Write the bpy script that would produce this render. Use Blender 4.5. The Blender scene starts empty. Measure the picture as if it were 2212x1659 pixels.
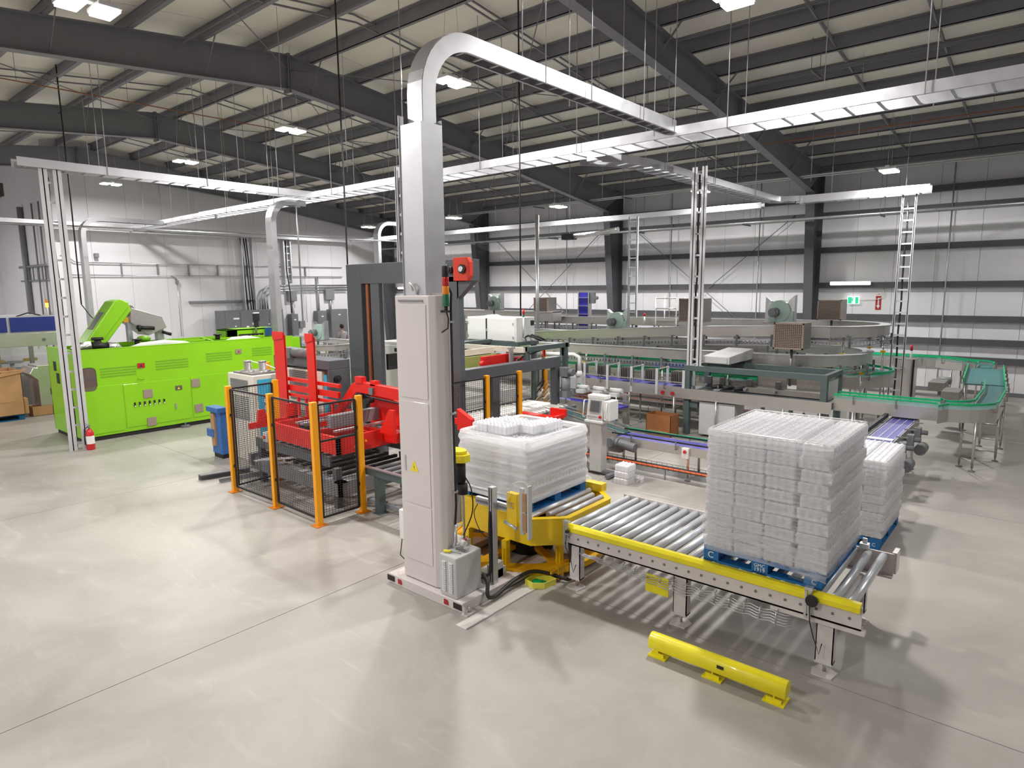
import bpy, math, random
from mathutils import Vector, Matrix
random.seed(7)
PI = math.pi
S = bpy.context.scene
COL = S.collection
# ---------------------------------------------------------------- camera
cam = bpy.data.cameras.new('camera')
cam.sensor_fit = 'HORIZONTAL'; cam.sensor_width = 36.0
cam.lens = 1400.03 / 2212 * 36.0
cam.clip_end = 200; cam.clip_start = 0.05
camo = bpy.data.objects.new('camera', cam); COL.objects.link(camo)
yaw, pitch, roll = math.radians(40.280), math.radians(8.4595), math.radians(-0.568)
fw = Vector((math.cos(yaw)*math.cos(pitch), math.sin(yaw)*math.cos(pitch), -math.sin(pitch)))
rt = fw.cross(Vector((0, 0, 1))).normalized(); up = rt.cross(fw)
r2 = rt*math.cos(roll)+up*math.sin(roll); u2 = -rt*math.sin(roll)+up*math.cos(roll)
M = Matrix((r2, u2, -fw)).transposed().to_4x4(); M.translation = (0, 0, 3.3)
camo.matrix_world = M
S.camera = camo
# ---------------------------------------------------------------- world, exposure
w = bpy.data.worlds.new('world'); S.world = w; w.use_nodes = True
w.node_tree.nodes['Background'].inputs[0].default_value = (.9, .93, 1, 1)
w.node_tree.nodes['Background'].inputs[1].default_value = 0.3
S.view_settings.view_transform = 'Standard'; S.view_settings.look = 'None'
S.view_settings.gamma = 1; S.view_settings.use_curve_mapping = False
S.view_settings.exposure = -0.62
LAMP_W = 470.0
def area(name, loc, sx, sy, power, rot=(0, 0, 0), col=(1, .975, .94)):
    l = bpy.data.lights.new(name, 'AREA'); l.shape = 'RECTANGLE'; l.size = sx; l.size_y = sy
    l.energy = power; l.color = col
    o = bpy.data.objects.new(name, l); COL.objects.link(o); o.location = loc; o.rotation_euler = rot
    return o
HIGHBAY = [(8.7, y, 6.95) for y in (-1.5, 3.6, 8.7, 14.0, 19.5, 25.3)] + \
          [(19.3, y, 6.15) for y in (-1.5, 3.69, 8.75, 14.1, 19.4, 25.0)] + \
          [(-2.4, y, 6.3) for y in (3.6, 14.0, 25.3)] + [(3.0, 8.9, 6.55), (1.2, 31.0, 6.5)]  # last lamp is added out of view to brighten the return wall
for i, (x, y, z) in enumerate(HIGHBAY):
    area('highbay_light', (x, y, z-.075), .5, .34, LAMP_W*(.45 if y < 0 else (1.0 if y < 5 else 1.1) if x < 4 else 1))  # nearest lamp of both long rows is added, dimmed, to lift the right floor
# ---------------------------------------------------------------- materials
def mat(name, col, rough=.5, metal=0., var=0., scale=8., bump=0., emis=0., trans=0., alpha=1., coat=0., stretch=None, rvar=0.):
    m = bpy.data.materials.new(name); m.use_nodes = True
    nt = m.node_tree; b = nt.nodes['Principled BSDF']
    b.inputs['Base Color'].default_value = (*col, 1); b.inputs['Roughness'].default_value = rough
    b.inputs['Metallic'].default_value = metal; b.inputs['Alpha'].default_value = alpha
    b.inputs['Transmission Weight'].default_value = trans; b.inputs['Coat Weight'].default_value = coat
    if emis:
        b.inputs['Emission Color'].default_value = (*col, 1); b.inputs['Emission Strength'].default_value = emis
    if var or bump or rvar:
        tc = nt.nodes.new('ShaderNodeTexCoord'); mp = nt.nodes.new('ShaderNodeMapping')
        if stretch: mp.inputs['Scale'].default_value = stretch
        nt.links.new(tc.outputs['Object'], mp.inputs[0])
        n = nt.nodes.new('ShaderNodeTexNoise'); n.inputs['Scale'].default_value = scale; n.inputs['Detail'].default_value = 5
        nt.links.new(mp.outputs[0], n.inputs['Vector'])
        if var:
            r = nt.nodes.new('ShaderNodeValToRGB'); e = r.color_ramp.elements
            e[0].position = .3; e[1].position = .7
            e[0].color = (*[c*(1-var) for c in col], 1); e[1].color = (*[min(1, c*(1+var*.6)) for c in col], 1)
            nt.links.new(n.outputs[0], r.inputs[0]); nt.links.new(r.outputs[0], b.inputs['Base Color'])
        if rvar:
            k = nt.nodes.new('ShaderNodeMapRange'); k.inputs[3].default_value = max(.02, rough-rvar); k.inputs[4].default_value = rough+rvar
            nt.links.new(n.outputs[0], k.inputs[0]); nt.links.new(k.outputs[0], b.inputs['Roughness'])
        if bump:
            bp = nt.nodes.new('ShaderNodeBump'); bp.inputs['Strength'].default_value = bump; bp.inputs['Distance'].default_value = .02
            nt.links.new(n.outputs[0], bp.inputs['Height']); nt.links.new(bp.outputs[0], b.inputs['Normal'])
    return m
def srgb(r, g, b):
    f = lambda c: (c/255/12.92 if c/255 <= .04045 else ((c/255+.055)/1.055)**2.4)
    return (f(r), f(g), f(b))
MT = {
 'steel_dark': mat('charcoal_paint', srgb(122, 122, 128), .5, 0, .06, 3),
 'wall': mat('white_insulated_panel', srgb(226, 226, 230), .5, 0, .03, 1.2),
 'wallp': mat('white_painted_board', srgb(222, 221, 226), .6, 0, .04, .6),
 'roofin': mat('roof_liner', srgb(238, 233, 222), .5, 0, .05, 1, .1),
 'roofcap': mat('roof_sheet', srgb(180, 178, 172), .6),
 'steel_wall': mat('charcoal_wall_steel', srgb(78, 78, 84), .55, 0, .06, 3), 'rail': mat('satin_aluminium_rail', srgb(206, 206, 210), .45, .35, .04, 5), 'strip': mat('pale_strip', srgb(214, 210, 206), .4),
 'stainless': mat('brushed_stainless', srgb(196, 193, 190), .32, .7, .06, 14, .02, rvar=.08, stretch=(1, 1, 6)),
 'stainless_d': mat('dull_stainless', srgb(150, 146, 142), .42, .8, .08, 10),
 'galv': mat('galvanised_steel', srgb(200, 202, 206), .32, .85, .1, 18, rvar=.08),
 'alu': mat('aluminium_tray', srgb(196, 196, 200), .42, .8, .05, 5, rvar=.1),
 'chrome': mat('polished_roller', srgb(216, 219, 224), .38, .6, .03, 6),
 'cream': mat('warm_grey_enamel', srgb(212, 205, 203), .38, 0, .02, 4, coat=.2),
 'cabgrey': mat('light_grey_enamel', srgb(192, 192, 192), .4, 0, .02, 4),
 'cabwhite': mat('white_enamel', srgb(226, 228, 226), .35, 0, .02, 4),
 'chill': mat('ivory_enamel', srgb(224, 219, 206), .4, 0, .03, 5),
 'grey': mat('slate_grey_enamel', srgb(88, 92, 98), .42, 0, .06, 5),
 'greygreen': mat('green_grey_enamel', srgb(80, 94, 94), .42, 0, .06, 5),
 'midgrey': mat('mid_grey_enamel', srgb(128, 130, 134), .45, 0, .05, 5),
 'black': mat('black_rubber', srgb(30, 29, 30), .55, 0, .1, 10),
 'dark': mat('dark_void', srgb(40, 38, 38), .7, 0, .15, 8),
 'green': mat('lime_enamel', srgb(140, 205, 22), .36, 0, .05, 1.5, coat=.2),
 'greend': mat('lime_louvre', srgb(112, 172, 22), .5, 0, .1, 60),
 'red': mat('red_enamel', srgb(222, 30, 22), .4, 0, .07, 4, coat=.2),
 'orangered': mat('orange_red_enamel', srgb(208, 60, 38), .45, 0, .04, 4),
 'yellow': mat('yellow_enamel', srgb(238, 200, 8), .38, 0, .06, 5, coat=.2),
 'yellow2': mat('lemon_enamel', srgb(238, 222, 20), .38, 0, .07, 7, coat=.2),
 'yellowd': mat('scuffed_yellow', srgb(232, 176, 20), .45, 0, .12, 5),
 'post': mat('amber_enamel', srgb(240, 160, 12), .42, 0, .05, 5),
 'postd': mat('amber_plate', srgb(205, 120, 20), .55, 0, .1, 8),
 'blue': mat('pallet_blue', srgb(22, 104, 168), .6, 0, .2, 14, .2),
 'wood': mat('bare_wood', srgb(176, 138, 100), .7, 0, .2, 14),
 'belt': mat('blue_belt', srgb(48, 44, 160), .5, 0, .12, 30),
 'beltv': mat('violet_belt', srgb(92, 88, 176), .42, 0, .2, 18),
 'beltb': mat('bright_blue_belt', srgb(30, 96, 200), .5, 0, .1, 12),
 'beltg': mat('teal_belt', srgb(70, 120, 122), .38, 0, .14, 10),
 'beltgd': mat('dark_green_belt', srgb(50, 84, 84), .5, 0, .14, 10),
 'beltk': mat('slate_chain', srgb(92, 98, 100), .5, .2, .2, 40),
 'guide': mat('green_guide', srgb(10, 172, 112), .4, 0, .05, 9),
 'navy': mat('navy_panel', srgb(30, 44, 130), .4),
 'cyan': mat('cyan_label', srgb(70, 176, 214), .4, 0, .06, 20),
 'card': mat('cardboard', srgb(196, 150, 108), .75, 0, .08, 6),
 'cardd': mat('brown_cardboard', srgb(160, 104, 62), .75, 0, .1, 6),
 'blower': mat('pale_green_enamel', srgb(158, 182, 174), .4, 0, .05, 6),
 'filter': mat('filter_mesh', srgb(158, 142, 132), .6, .2, .1, 30),
 'filterd': mat('filter_gap', srgb(96, 86, 80), .7),
 'lens': mat('lamp_lens', (1, .98, .95), .5, emis=14),
 'tube': mat('warm_tube', (1, .93, .8), .5, emis=6),
 'lred': mat('red_lens', srgb(200, 20, 20), .25, coat=.5), 'lamb': mat('amber_lens', srgb(240, 140, 10), .25, coat=.5),
 'lambl': mat('amber_lit', (1, .45, .06), .3, emis=4), 'lgreen': mat('green_lens', srgb(20, 110, 70), .25, coat=.5),
 'exit': mat('exit_green', (.02, .55, .28), .4, emis=.8), 'exitw': mat('exit_white', (.9, 1, .95), .4, emis=1.0),
 'signw': mat('sign_white', srgb(235, 232, 228), .5), 'signr': mat('sign_red', srgb(170, 30, 40), .5),
 'screen': mat('screen_glass', srgb(72, 74, 76), .15, coat=.6),
 'glass': mat('window_glass', srgb(120, 104, 96), .08, trans=.0, coat=1.0, alpha=.75),
 'cable': mat('black_cable', srgb(34, 33, 34), .5), 'rust': mat('rust_pipe', srgb(150, 92, 60), .6), 'orange': mat('orange_cable', srgb(214, 98, 48), .5, 0, .1, 20),
 'hose': mat('white_duct', srgb(222, 222, 218), .55, 0, .1, 60, .6), 'foil': mat('foil_duct', srgb(200, 200, 200), .3, .9, .3, 30, .8),
 'skin': mat('skin', srgb(190, 140, 115), .6), 'shirt': mat('grey_shirt', srgb(150, 146, 148), .8, 0, .08, 20), 'hair': mat('dark_hair', srgb(36, 30, 28), .7), 'trouser': mat('dark_trousers', srgb(50, 52, 60), .8),
 'wire': mat('black_wire', srgb(34, 34, 36), .5), 'zinc': mat('zinc_wire', srgb(200, 200, 205), .3, .9),
 'extred': mat('extinguisher_red', srgb(200, 16, 28), .3, coat=.5),
 'mgreen': mat('machine_green', srgb(150, 170, 96), .5, 0, .05, 5),
 'bluepl': mat('blue_enamel', srgb(52, 104, 172), .5, 0, .15, 9),
 'paper': mat('white_label', srgb(235, 235, 232), .6), 'ink': mat('black_ink', srgb(30, 30, 30), .6),
 'greenplastic': mat('green_plastic', srgb(0, 160, 90), .5), 'pinkred': mat('magenta_tape', srgb(210, 40, 110), .5),
 'tray': mat('pale_yellow_plastic', srgb(236, 228, 90), .45),
 'dimgrey': mat('meter_grey', srgb(112, 114, 118), .5, 0, .04, 4),
}
def plastic(name, col, rough, alpha, sc, bumpk, contrast=.25, st=(1, 1, 1), gloss=.12, thru=.45):
    m = bpy.data.materials.new(name); m.use_nodes = True; nt = m.node_tree; nt.nodes.clear(); N = nt.nodes.new; L = nt.links.new
    out = N('ShaderNodeOutputMaterial'); df = N('ShaderNodeBsdfDiffuse'); tl = N('ShaderNodeBsdfTranslucent'); gl = N('ShaderNodeBsdfGlossy'); tp = N('ShaderNodeBsdfTransparent')
    for q in (df, tl): q.inputs['Color'].default_value = (*col, 1)
    gl.inputs['Roughness'].default_value = rough
    a = N('ShaderNodeMixShader'); a.inputs[0].default_value = thru; L(df.outputs[0], a.inputs[1]); L(tl.outputs[0], a.inputs[2])
    b = N('ShaderNodeMixShader'); b.inputs[0].default_value = gloss; L(a.outputs[0], b.inputs[1]); L(gl.outputs[0], b.inputs[2])
    if alpha < 1:
        tc = N('ShaderNodeTexCoord'); mp = N('ShaderNodeMapping'); mp.inputs['Scale'].default_value = st
        n = N('ShaderNodeTexNoise'); n.inputs['Scale'].default_value = sc; n.inputs['Detail'].default_value = 6; n.inputs['Distortion'].default_value = .8
        L(tc.outputs['Object'], mp.inputs[0]); L(mp.outputs[0], n.inputs['Vector'])
        k = N('ShaderNodeMapRange'); k.inputs[1].default_value = .35; k.inputs[2].default_value = .65
        k.inputs[3].default_value = max(0, alpha-contrast); k.inputs[4].default_value = min(1, alpha+contrast)
        L(n.outputs[0], k.inputs[0])
        bp = N('ShaderNodeBump'); bp.inputs['Strength'].default_value = bumpk; bp.inputs['Distance'].default_value = .03
        L(n.outputs[0], bp.inputs['Height'])
        for q in (df, tl, gl): L(bp.outputs[0], q.inputs['Normal'])
        c = N('ShaderNodeMixShader'); L(k.outputs[0], c.inputs[0]); L(tp.outputs[0], c.inputs[1]); L(b.outputs[0], c.inputs[2]); L(c.outputs[0], out.inputs[0])
    else: L(b.outputs[0], out.inputs[0])
    return m
MT['bottle'] = plastic('cloudy_bottle', srgb(247, 247, 250), .25, 1, 1, 0, thru=.4, gloss=.08)
MT['cap'] = mat('white_cap', srgb(240, 240, 242), .35)
MT['film'] = plastic('stretch_film', srgb(252, 252, 254), .14, .34, 5, .08, .2, (.4, .4, 5), gloss=.22, thru=.5)
MT['pane'] = plastic('window_pane', srgb(150, 170, 165), .05, .16, 1, 0, .02, gloss=.5)
MT['filmd'] = plastic('dense_stretch_film', srgb(252, 252, 254), .2, .6, 4, .15, .2, (.4, .4, 6), gloss=.12, thru=.5)
MT['clear'] = plastic('clear_polycarbonate', srgb(170, 215, 204), .12, .35, 6, .05, .08, gloss=.25)
# concrete: large soft clouds, fine speckle, pale scuffs
def concrete():
    m = bpy.data.materials.new('polished_concrete'); m.use_nodes = True; nt = m.node_tree; b = nt.nodes['Principled BSDF']
    L = nt.links.new; N = nt.nodes.new
    g = N('ShaderNodeNewGeometry')
    n1 = N('ShaderNodeTexNoise'); n1.inputs['Scale'].default_value = .55; n1.inputs['Detail'].default_value = 9; n1.inputs['Roughness'].default_value = .62; n1.inputs['Distortion'].default_value = .6
    L(g.outputs['Position'], n1.inputs['Vector'])
    r1 = N('ShaderNodeValToRGB'); e = r1.color_ramp.elements; e[0].position = .3; e[1].position = .72
    e[0].color = (*srgb(146, 141, 135), 1); e[1].color = (*srgb(176, 172, 166), 1)
    L(n1.outputs[0], r1.inputs[0])
    n2 = N('ShaderNodeTexNoise'); n2.inputs['Scale'].default_value = 3.1; n2.inputs['Detail'].default_value = 8; n2.inputs['Distortion'].default_value = 2.2
    mp = N('ShaderNodeMapping'); mp.inputs['Scale'].default_value = (1, .28, 1); mp.inputs['Rotation'].default_value = (0, 0, .5)
    L(g.outputs['Position'], mp.inputs[0]); L(mp.outputs[0], n2.inputs['Vector'])
    r2_ = N('ShaderNodeValToRGB'); e = r2_.color_ramp.elements; e[0].position = .58; e[1].position = .8; e[0].color = (0, 0, 0, 1); e[1].color = (1, 1, 1, 1)
    L(n2.outputs[0], r2_.inputs[0])
    mx = N('ShaderNodeMix'); mx.data_type = 'RGBA'; mx.inputs[7].default_value = (*srgb(196, 192, 187), 1)
    mu = N('ShaderNodeMath'); mu.operation = 'MULTIPLY'; mu.inputs[1].default_value = .35
    L(r2_.outputs[0], mu.inputs[0]); L(mu.outputs[0], mx.inputs[0]); L(r1.outputs[0], mx.inputs[6])
    L(mx.outputs[2], b.inputs['Base Color'])
    k = N('ShaderNodeMapRange'); k.inputs[3].default_value = .34; k.inputs[4].default_value = .6; L(n1.outputs[0], k.inputs[0]); L(k.outputs[0], b.inputs['Roughness'])
    n3 = N('ShaderNodeTexNoise'); n3.inputs['Scale'].default_value = 40; L(g.outputs['Position'], n3.inputs['Vector'])
    bp = N('ShaderNodeBump'); bp.inputs['Strength'].default_value = .04; L(n3.outputs[0], bp.inputs['Height']); L(bp.outputs[0], b.inputs['Normal'])
    return m
MT['concrete'] = concrete()
# ---------------------------------------------------------------- mesh helpers
class MB:
    def __init__(s): s.v = []; s.f = []; s.sm = []
    def quad(s, *p, smooth=False):
        i = len(s.v); s.v += [tuple(q) for q in p]; s.f.append(tuple(range(i, i+len(p)))); s.sm.append(smooth); return s
    def box(s, x0, y0, z0, x1, y1, z1):
        if x0 > x1: x0, x1 = x1, x0
        if y0 > y1: y0, y1 = y1, y0
        if z0 > z1: z0, z1 = z1, z0
        i = len(s.v)
        s.v += [(x0, y0, z0), (x1, y0, z0), (x1, y1, z0), (x0, y1, z0), (x0, y0, z1), (x1, y0, z1), (x1, y1, z1), (x0, y1, z1)]
        for f in ((3, 2, 1, 0), (4, 5, 6, 7), (0, 1, 5, 4), (1, 2, 6, 5), (2, 3, 7, 6), (3, 0, 4, 7)):
            s.f.append(tuple(i+k for k in f)); s.sm.append(False)
        return s
    def bar(s, p0, p1, w, h, upv=(0, 0, 1)):
        p0 = Vector(p0); p1 = Vector(p1); d = (p1-p0).normalized(); u = Vector(upv)
        if abs(d.dot(u)) > .98: u = Vector((1, 0, 0))
        r = d.cross(u).normalized(); u = r.cross(d)
        i = len(s.v)
        for p in (p0, p1):
            for a, b in ((-1, -1), (1, -1), (1, 1), (-1, 1)): s.v.append(tuple(p+r*a*w/2+u*b*h/2))
        for f in ((0, 1, 2, 3), (7, 6, 5, 4), (0, 4, 5, 1), (1, 5, 6, 2), (2, 6, 7, 3), (3, 7, 4, 0)):
            s.f.append(tuple(i+k for k in f)); s.sm.append(False)
        return s
    def tube(s, pts, r, n=8, cap=True):
        pts = [Vector(p) for p in pts]; rs = r if isinstance(r, (list, tuple)) else [r]*len(pts)
        d = (pts[1]-pts[0]).normalized(); u = Vector((0, 0, 1)) if abs(d.z) < .9 else Vector((1, 0, 0))
        i0 = len(s.v)
        for k, p in enumerate(pts):
            if k == 0: d = pts[1]-pts[0]
            elif k == len(pts)-1: d = pts[-1]-pts[-2]
            else: d = (pts[k+1]-p).normalized()+(p-pts[k-1]).normalized()
            if d.length < 1e-9: d = pts[k]-pts[k-1]
            d.normalize(); rr = d.cross(u)
            if rr.length < 1e-4: u = Vector((0, 1, .1)); rr = d.cross(u)
            rr.normalize(); u = rr.cross(d).normalized()
            for j in range(n):
                a = 2*PI*j/n; s.v.append(tuple(p+(rr*math.cos(a)+u*math.sin(a))*rs[k]))
        for k in range(len(pts)-1):
            for j in range(n):
                a = i0+k*n+j; b = i0+k*n+(j+1) % n
                s.f.append((a, b, b+n, a+n)); s.sm.append(True)
        if cap:
            s.f.append(tuple(i0+j for j in range(n-1, -1, -1))); s.sm.append(False)
            e = i0+(len(pts)-1)*n; s.f.append(tuple(e+j for j in range(n))); s.sm.append(False)
        return s
    def cyl(s, p0, p1, r, n=12): return s.tube([p0, p1], r, n)
    def prism(s, poly, axis, a, b):
        # poly in the two other axes, in cyclic order xyz
        def P(q, t):
            return {'x': (t, q[0], q[1]), 'y': (q[0], t, q[1]), 'z': (q[0], q[1], t)}[axis]
        i = len(s.v); n = len(poly)
        s.v += [P(q, a) for q in poly]+[P(q, b) for q in poly]
        s.f.append(tuple(i+j for j in range(n))); s.sm.append(False)
        s.f.append(tuple(i+n+j for j in range(n-1, -1, -1))); s.sm.append(False)
        for j in range(n):
            k = (j+1) % n; s.f.append((i+j, i+n+j, i+n+k, i+k)); s.sm.append(False)
        return s
    def ribbon(s, path, o0, o1, z0, z1, closed=False):
        # rectangular section swept in plan: offsets o0..o1 to the left of the path
        A = offs(path, o0, closed); B = offs(path, o1, closed); n = len(path); i = len(s.v)
        zz = lambda p, z: (p[2] if len(p) > 2 else 0)+z
        for k in range(n):
            a, b = A[k], B[k]; h = path[k][2] if len(path[k]) > 2 else 0
            s.v += [(a[0], a[1], h+z0), (b[0], b[1], h+z0), (b[0], b[1], h+z1), (a[0], a[1], h+z1)]
        m = n if closed else n-1
        for k in range(m):
            a = i+4*k; b = i+4*((k+1) % n)
            for j in range(4):
                jj = (j+1) % 4; s.f.append((a+j, a+jj, b+jj, b+j)); s.sm.append(False)
        if not closed:
            s.f.append((i+3, i+2, i+1, i)); e = i+4*(n-1); s.f.append((e, e+1, e+2, e+3)); s.sm += [False, False]
        return s
    def sphere(s, c, r, nu=10, nv=6, sc=(1, 1, 1)):
        i = len(s.v)
        for a in range(nv+1):
            t = PI*a/nv
            for b in range(nu):
                p = 2*PI*b/nu; s.v.append((c[0]+r*sc[0]*math.sin(t)*math.cos(p), c[1]+r*sc[1]*math.sin(t)*math.sin(p), c[2]+r*sc[2]*math.cos(t)))
        for a in range(nv):
            for b in range(nu):
                q = i+a*nu+b; q2 = i+a*nu+(b+1) % nu; s.f.append((q, q+nu, q2+nu, q2)); s.sm.append(True)
        return s
    def mesh(s, name, m, loc=(0, 0, 0)):
        me = bpy.data.meshes.new(name)
        me.from_pydata([(v[0]-loc[0], v[1]-loc[1], v[2]-loc[2]) for v in s.v], [], s.f)
        me.polygons.foreach_set('use_smooth', s.sm)
        me.materials.append(MT[m] if isinstance(m, str) else m)
        return me
    def build(s, name, m, parent=None, bevel=0, label=None, stuff=False):
        if not stuff and name not in KEEP:
            g = s.split()
            if len(g) > 1:
                r = [q.build1(name, m, parent, bevel, label) for q in g]
                return r[0]
        return s.build1(name, m, parent, bevel, label, stuff)
    def split(s):
        n = len(s.v); par = list(range(n))
        def fd(a):
            while par[a] != a: par[a] = par[par[a]]; a = par[a]
            return a
        for f in s.f:
            r = fd(f[0])
            for k in f[1:]:
                q = fd(k)
                if q != r: par[q] = r
        comp = {}
        for i in range(n): comp.setdefault(fd(i), []).append(i)
        if len(comp) < 2 or len(comp) > 400: return [s]
        C = list(comp.values()); bb = []
        for c in C:
            xs = [s.v[i] for i in c]; bb.append([min(p[k] for p in xs)-.004 for k in range(3)]+[max(p[k] for p in xs)+.004 for k in range(3)])
        g = list(range(len(C)))
        def fg(a):
            while g[a] != a: a = g[a]
            return a
        for a in range(len(C)):
            for b in range(a):
                A, B = bb[a], bb[b]
                if all(A[k] < B[k+3] and B[k] < A[k+3] for k in range(3)):
                    ra, rb = fg(a), fg(b)
                    if ra != rb: g[max(ra, rb)] = min(ra, rb)
        grp = {}
        for a in range(len(C)): grp.setdefault(fg(a), []).append(a)
        if len(grp) < 2: return [s]
        out = []; vg = {}
        for gi, (k, cs) in enumerate(grp.items()):
            for c in cs:
                for i in C[c]: vg[i] = gi
        parts = [MB() for _ in grp]; mp = [dict() for _ in grp]
        for f, sm in zip(s.f, s.sm):
            gi = vg[f[0]]; P = parts[gi]; m_ = mp[gi]; nf = []
            for i in f:
                if i not in m_: m_[i] = len(P.v); P.v.append(s.v[i])
                nf.append(m_[i])
            P.f.append(tuple(nf)); P.sm.append(sm)
        return parts
    def build1(s, name, m, parent=None, bevel=0, label=None, stuff=False):
        L = org(parent) if parent else (0, 0, 0)
        me = s.mesh(name, m, L)
        o = bpy.data.objects.new(name, me); COL.objects.link(o)
        if parent: o.parent = parent; ORG[o.name] = L
        if bevel:
            b = o.modifiers.new('bevel', 'BEVEL'); b.width = bevel; b.segments = 2; b.limit_method = 'ANGLE'; b.angle_limit = .7
        if label: o['label'] = label
        if stuff: o['kind'] = 'stuff'
        return o
ORG = {}
KEEP = {'wire_run', 'bottle', 'head', 'hair', 't_shirt', 'trousers', 'supply_hose', 'hanging_wire', 'cable_clip'}
def org(p): return ORG.get(p.name, (0, 0, 0))
def offs(path, o, closed=False):
    n = len(path); out = []
    for k in range(n):
        p = Vector(path[k][:2])
        a = Vector(path[(k-1) % n][:2]); b = Vector(path[(k+1) % n][:2])
        if not closed and k == 0: d1 = d2 = (b-p).normalized()
        elif not closed and k == n-1: d1 = d2 = (p-a).normalized()
        else: d1 = (p-a).normalized(); d2 = (b-p).normalized()
        n1 = Vector((-d1.y, d1.x)); n2 = Vector((-d2.y, d2.x)); m = (n1+n2)
        if m.length < 1e-6: m = n1
        m.normalize(); c = max(.4, m.dot(n1)); out.append(p+m*o/c)
    return out
def sm(pts, n=5):
    P = [Vector(p) for p in pts]; P = [P[0]*2-P[1]]+P+[P[-1]*2-P[-2]]; out = []
    for i in range(1, len(P)-2):
        a, b, c, d = P[i-1:i+3]
        for k in range(n):
            t = k/n; out.append(((b*2)+(c-a)*t+(a*2-b*5+c*4-d)*t*t+(b*3-a-c*3+d)*t**3)*.5)
    return out+[P[-2]]
def arc(cx, cy, r, a0, a1, n=8, z=None):
    q = [(cx+r*math.cos(math.radians(a0+(a1-a0)*k/n)), cy+r*math.sin(math.radians(a0+(a1-a0)*k/n))) for k in range(n+1)]
    return [(*p, z) for p in q] if z is not None else q
def thing(name, label, cat, loc, group=None):
    o = bpy.data.objects.new(name, None); COL.objects.link(o); o.location = loc; o.empty_display_size = .1
    ORG[o.name] = tuple(loc); o['label'] = label; o['category'] = cat
    if group: o['group'] = group
    return o
def tag(o, label, cat, group=None):
    o['label'] = label; o['category'] = cat
    if group: o['group'] = group
    return o
def struct(o): o['kind'] = 'structure'; return o
def sthing(name, loc=(0, 0, 0)):
    o = bpy.data.objects.new(name, None); COL.objects.link(o); o.location = loc; ORG[o.name] = tuple(loc); o['kind'] = 'structure'; return o
KIDS = {}
def dup(root, loc, label=None, group=None, rotz=None):
    r = root.copy(); COL.objects.link(r); r.location = loc; ORG[r.name] = tuple(loc)
    if rotz is not None: r.rotation_euler = (0, 0, rotz)
    if label: r['label'] = label
    if group: r['group'] = group
    for ch in list(root.children):
        c = ch.copy(); COL.objects.link(c); c.parent = r
        for g in list(ch.children):
            d = g.copy(); COL.objects.link(d); d.parent = c
    return r
def inst(name, me, parent, loc, rot=(0, 0, 0)):
    o = bpy.data.objects.new(name, me); COL.objects.link(o); o.parent = parent
    L = org(parent) if parent else (0, 0, 0); o.location = (loc[0]-L[0], loc[1]-L[1], loc[2]-L[2]); o.rotation_euler = rot
    return o
def text(name, s, size, loc, rot, m, parent, depth=.001):
    cu = bpy.data.curves.new(name, 'FONT'); cu.body = s; cu.size = size; cu.extrude = depth; cu.align_x = 'CENTER'; cu.align_y = 'CENTER'; cu.resolution_u = 3
    t = bpy.data.objects.new(name, cu); COL.objects.link(t)
    dg = bpy.context.evaluated_depsgraph_get(); me = bpy.data.meshes.new_from_object(t.evaluated_get(dg))
    bpy.data.objects.remove(t); me.materials.clear(); me.materials.append(MT[m])
    return inst(name, me, parent, loc, rot)
# ================================================================ building shell
def zr(x): return 8.86-.11*abs(x-8.7)
X0, X1, Y0, Y1 = -6.0, 23.6, -9.0, 28.6
floor = sthing('floor')
MB().box(X0-.2, Y0-.2, -.30, X1+.3, 36, -.03).build('joint_bed', 'dark', floor)
xs = [X0, -.02, 5.5, 11.1, 16.7, X1]; ys = [Y0, -.6, 5.86, 11.6, 17.4, 23.2, 29.0, 36]
for i in range(len(xs)-1):
    for j in range(len(ys)-1):
        g = .004
        MB().box(xs[i]+g, ys[j]+g, -.16, xs[i+1]-g, ys[j+1]-g, 0).build('slab', 'concrete', floor)
# right wall: insulated panels, girts, columns
wr = sthing('wall_right')
pm = MB().box(0, .004, 0, .08, 1.096, 7.3).mesh('wall_panel', 'wall')
for k in range(35):
    inst('wall_panel', pm, wr, (X1, Y0+k*1.1, 0))
MB().box(X1+.08, Y0, 0, X1+.2, Y1+.2, 7.35).build('wall_backing', 'wallp', wr)
for z in (1.03, 1.56, 2.25, 3.27, 4.42, 5.55, 6.1):
    m = MB()
    m.box(X1-.21, Y0, z-.09, X1-.19, Y1, z+.09).box(X1-.19, Y0, z+.075, X1, Y1, z+.09).box(X1-.19, Y0, z-.09, X1, Y1, z-.075)
    m.build('girt', 'steel_wall', wr)
for (a, b) in ((7.2, 13.4), (14.8, 20.8)):
    for (ya, za, yb, zb) in ((a, .6, b, 5.6), (a, 5.6, b, .6)):
        MB().cyl((X1-.24, ya, za), (X1-.24, yb, zb), .014, 6).build('brace_rod', 'steel_dark', wr)
for y in (-6.5, -1.0, 2.75, 8.35, 11.7, 16.6):
    MB().cyl((X1-.27, y, .1), (X1-.27, y, 6.9), .022, 6).build('wall_conduit', 'galv', wr)
base = struct(MB().box(X1-.03, Y0, 0, X1, Y1, .12).build('baseboard_right', 'dimgrey'))
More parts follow.
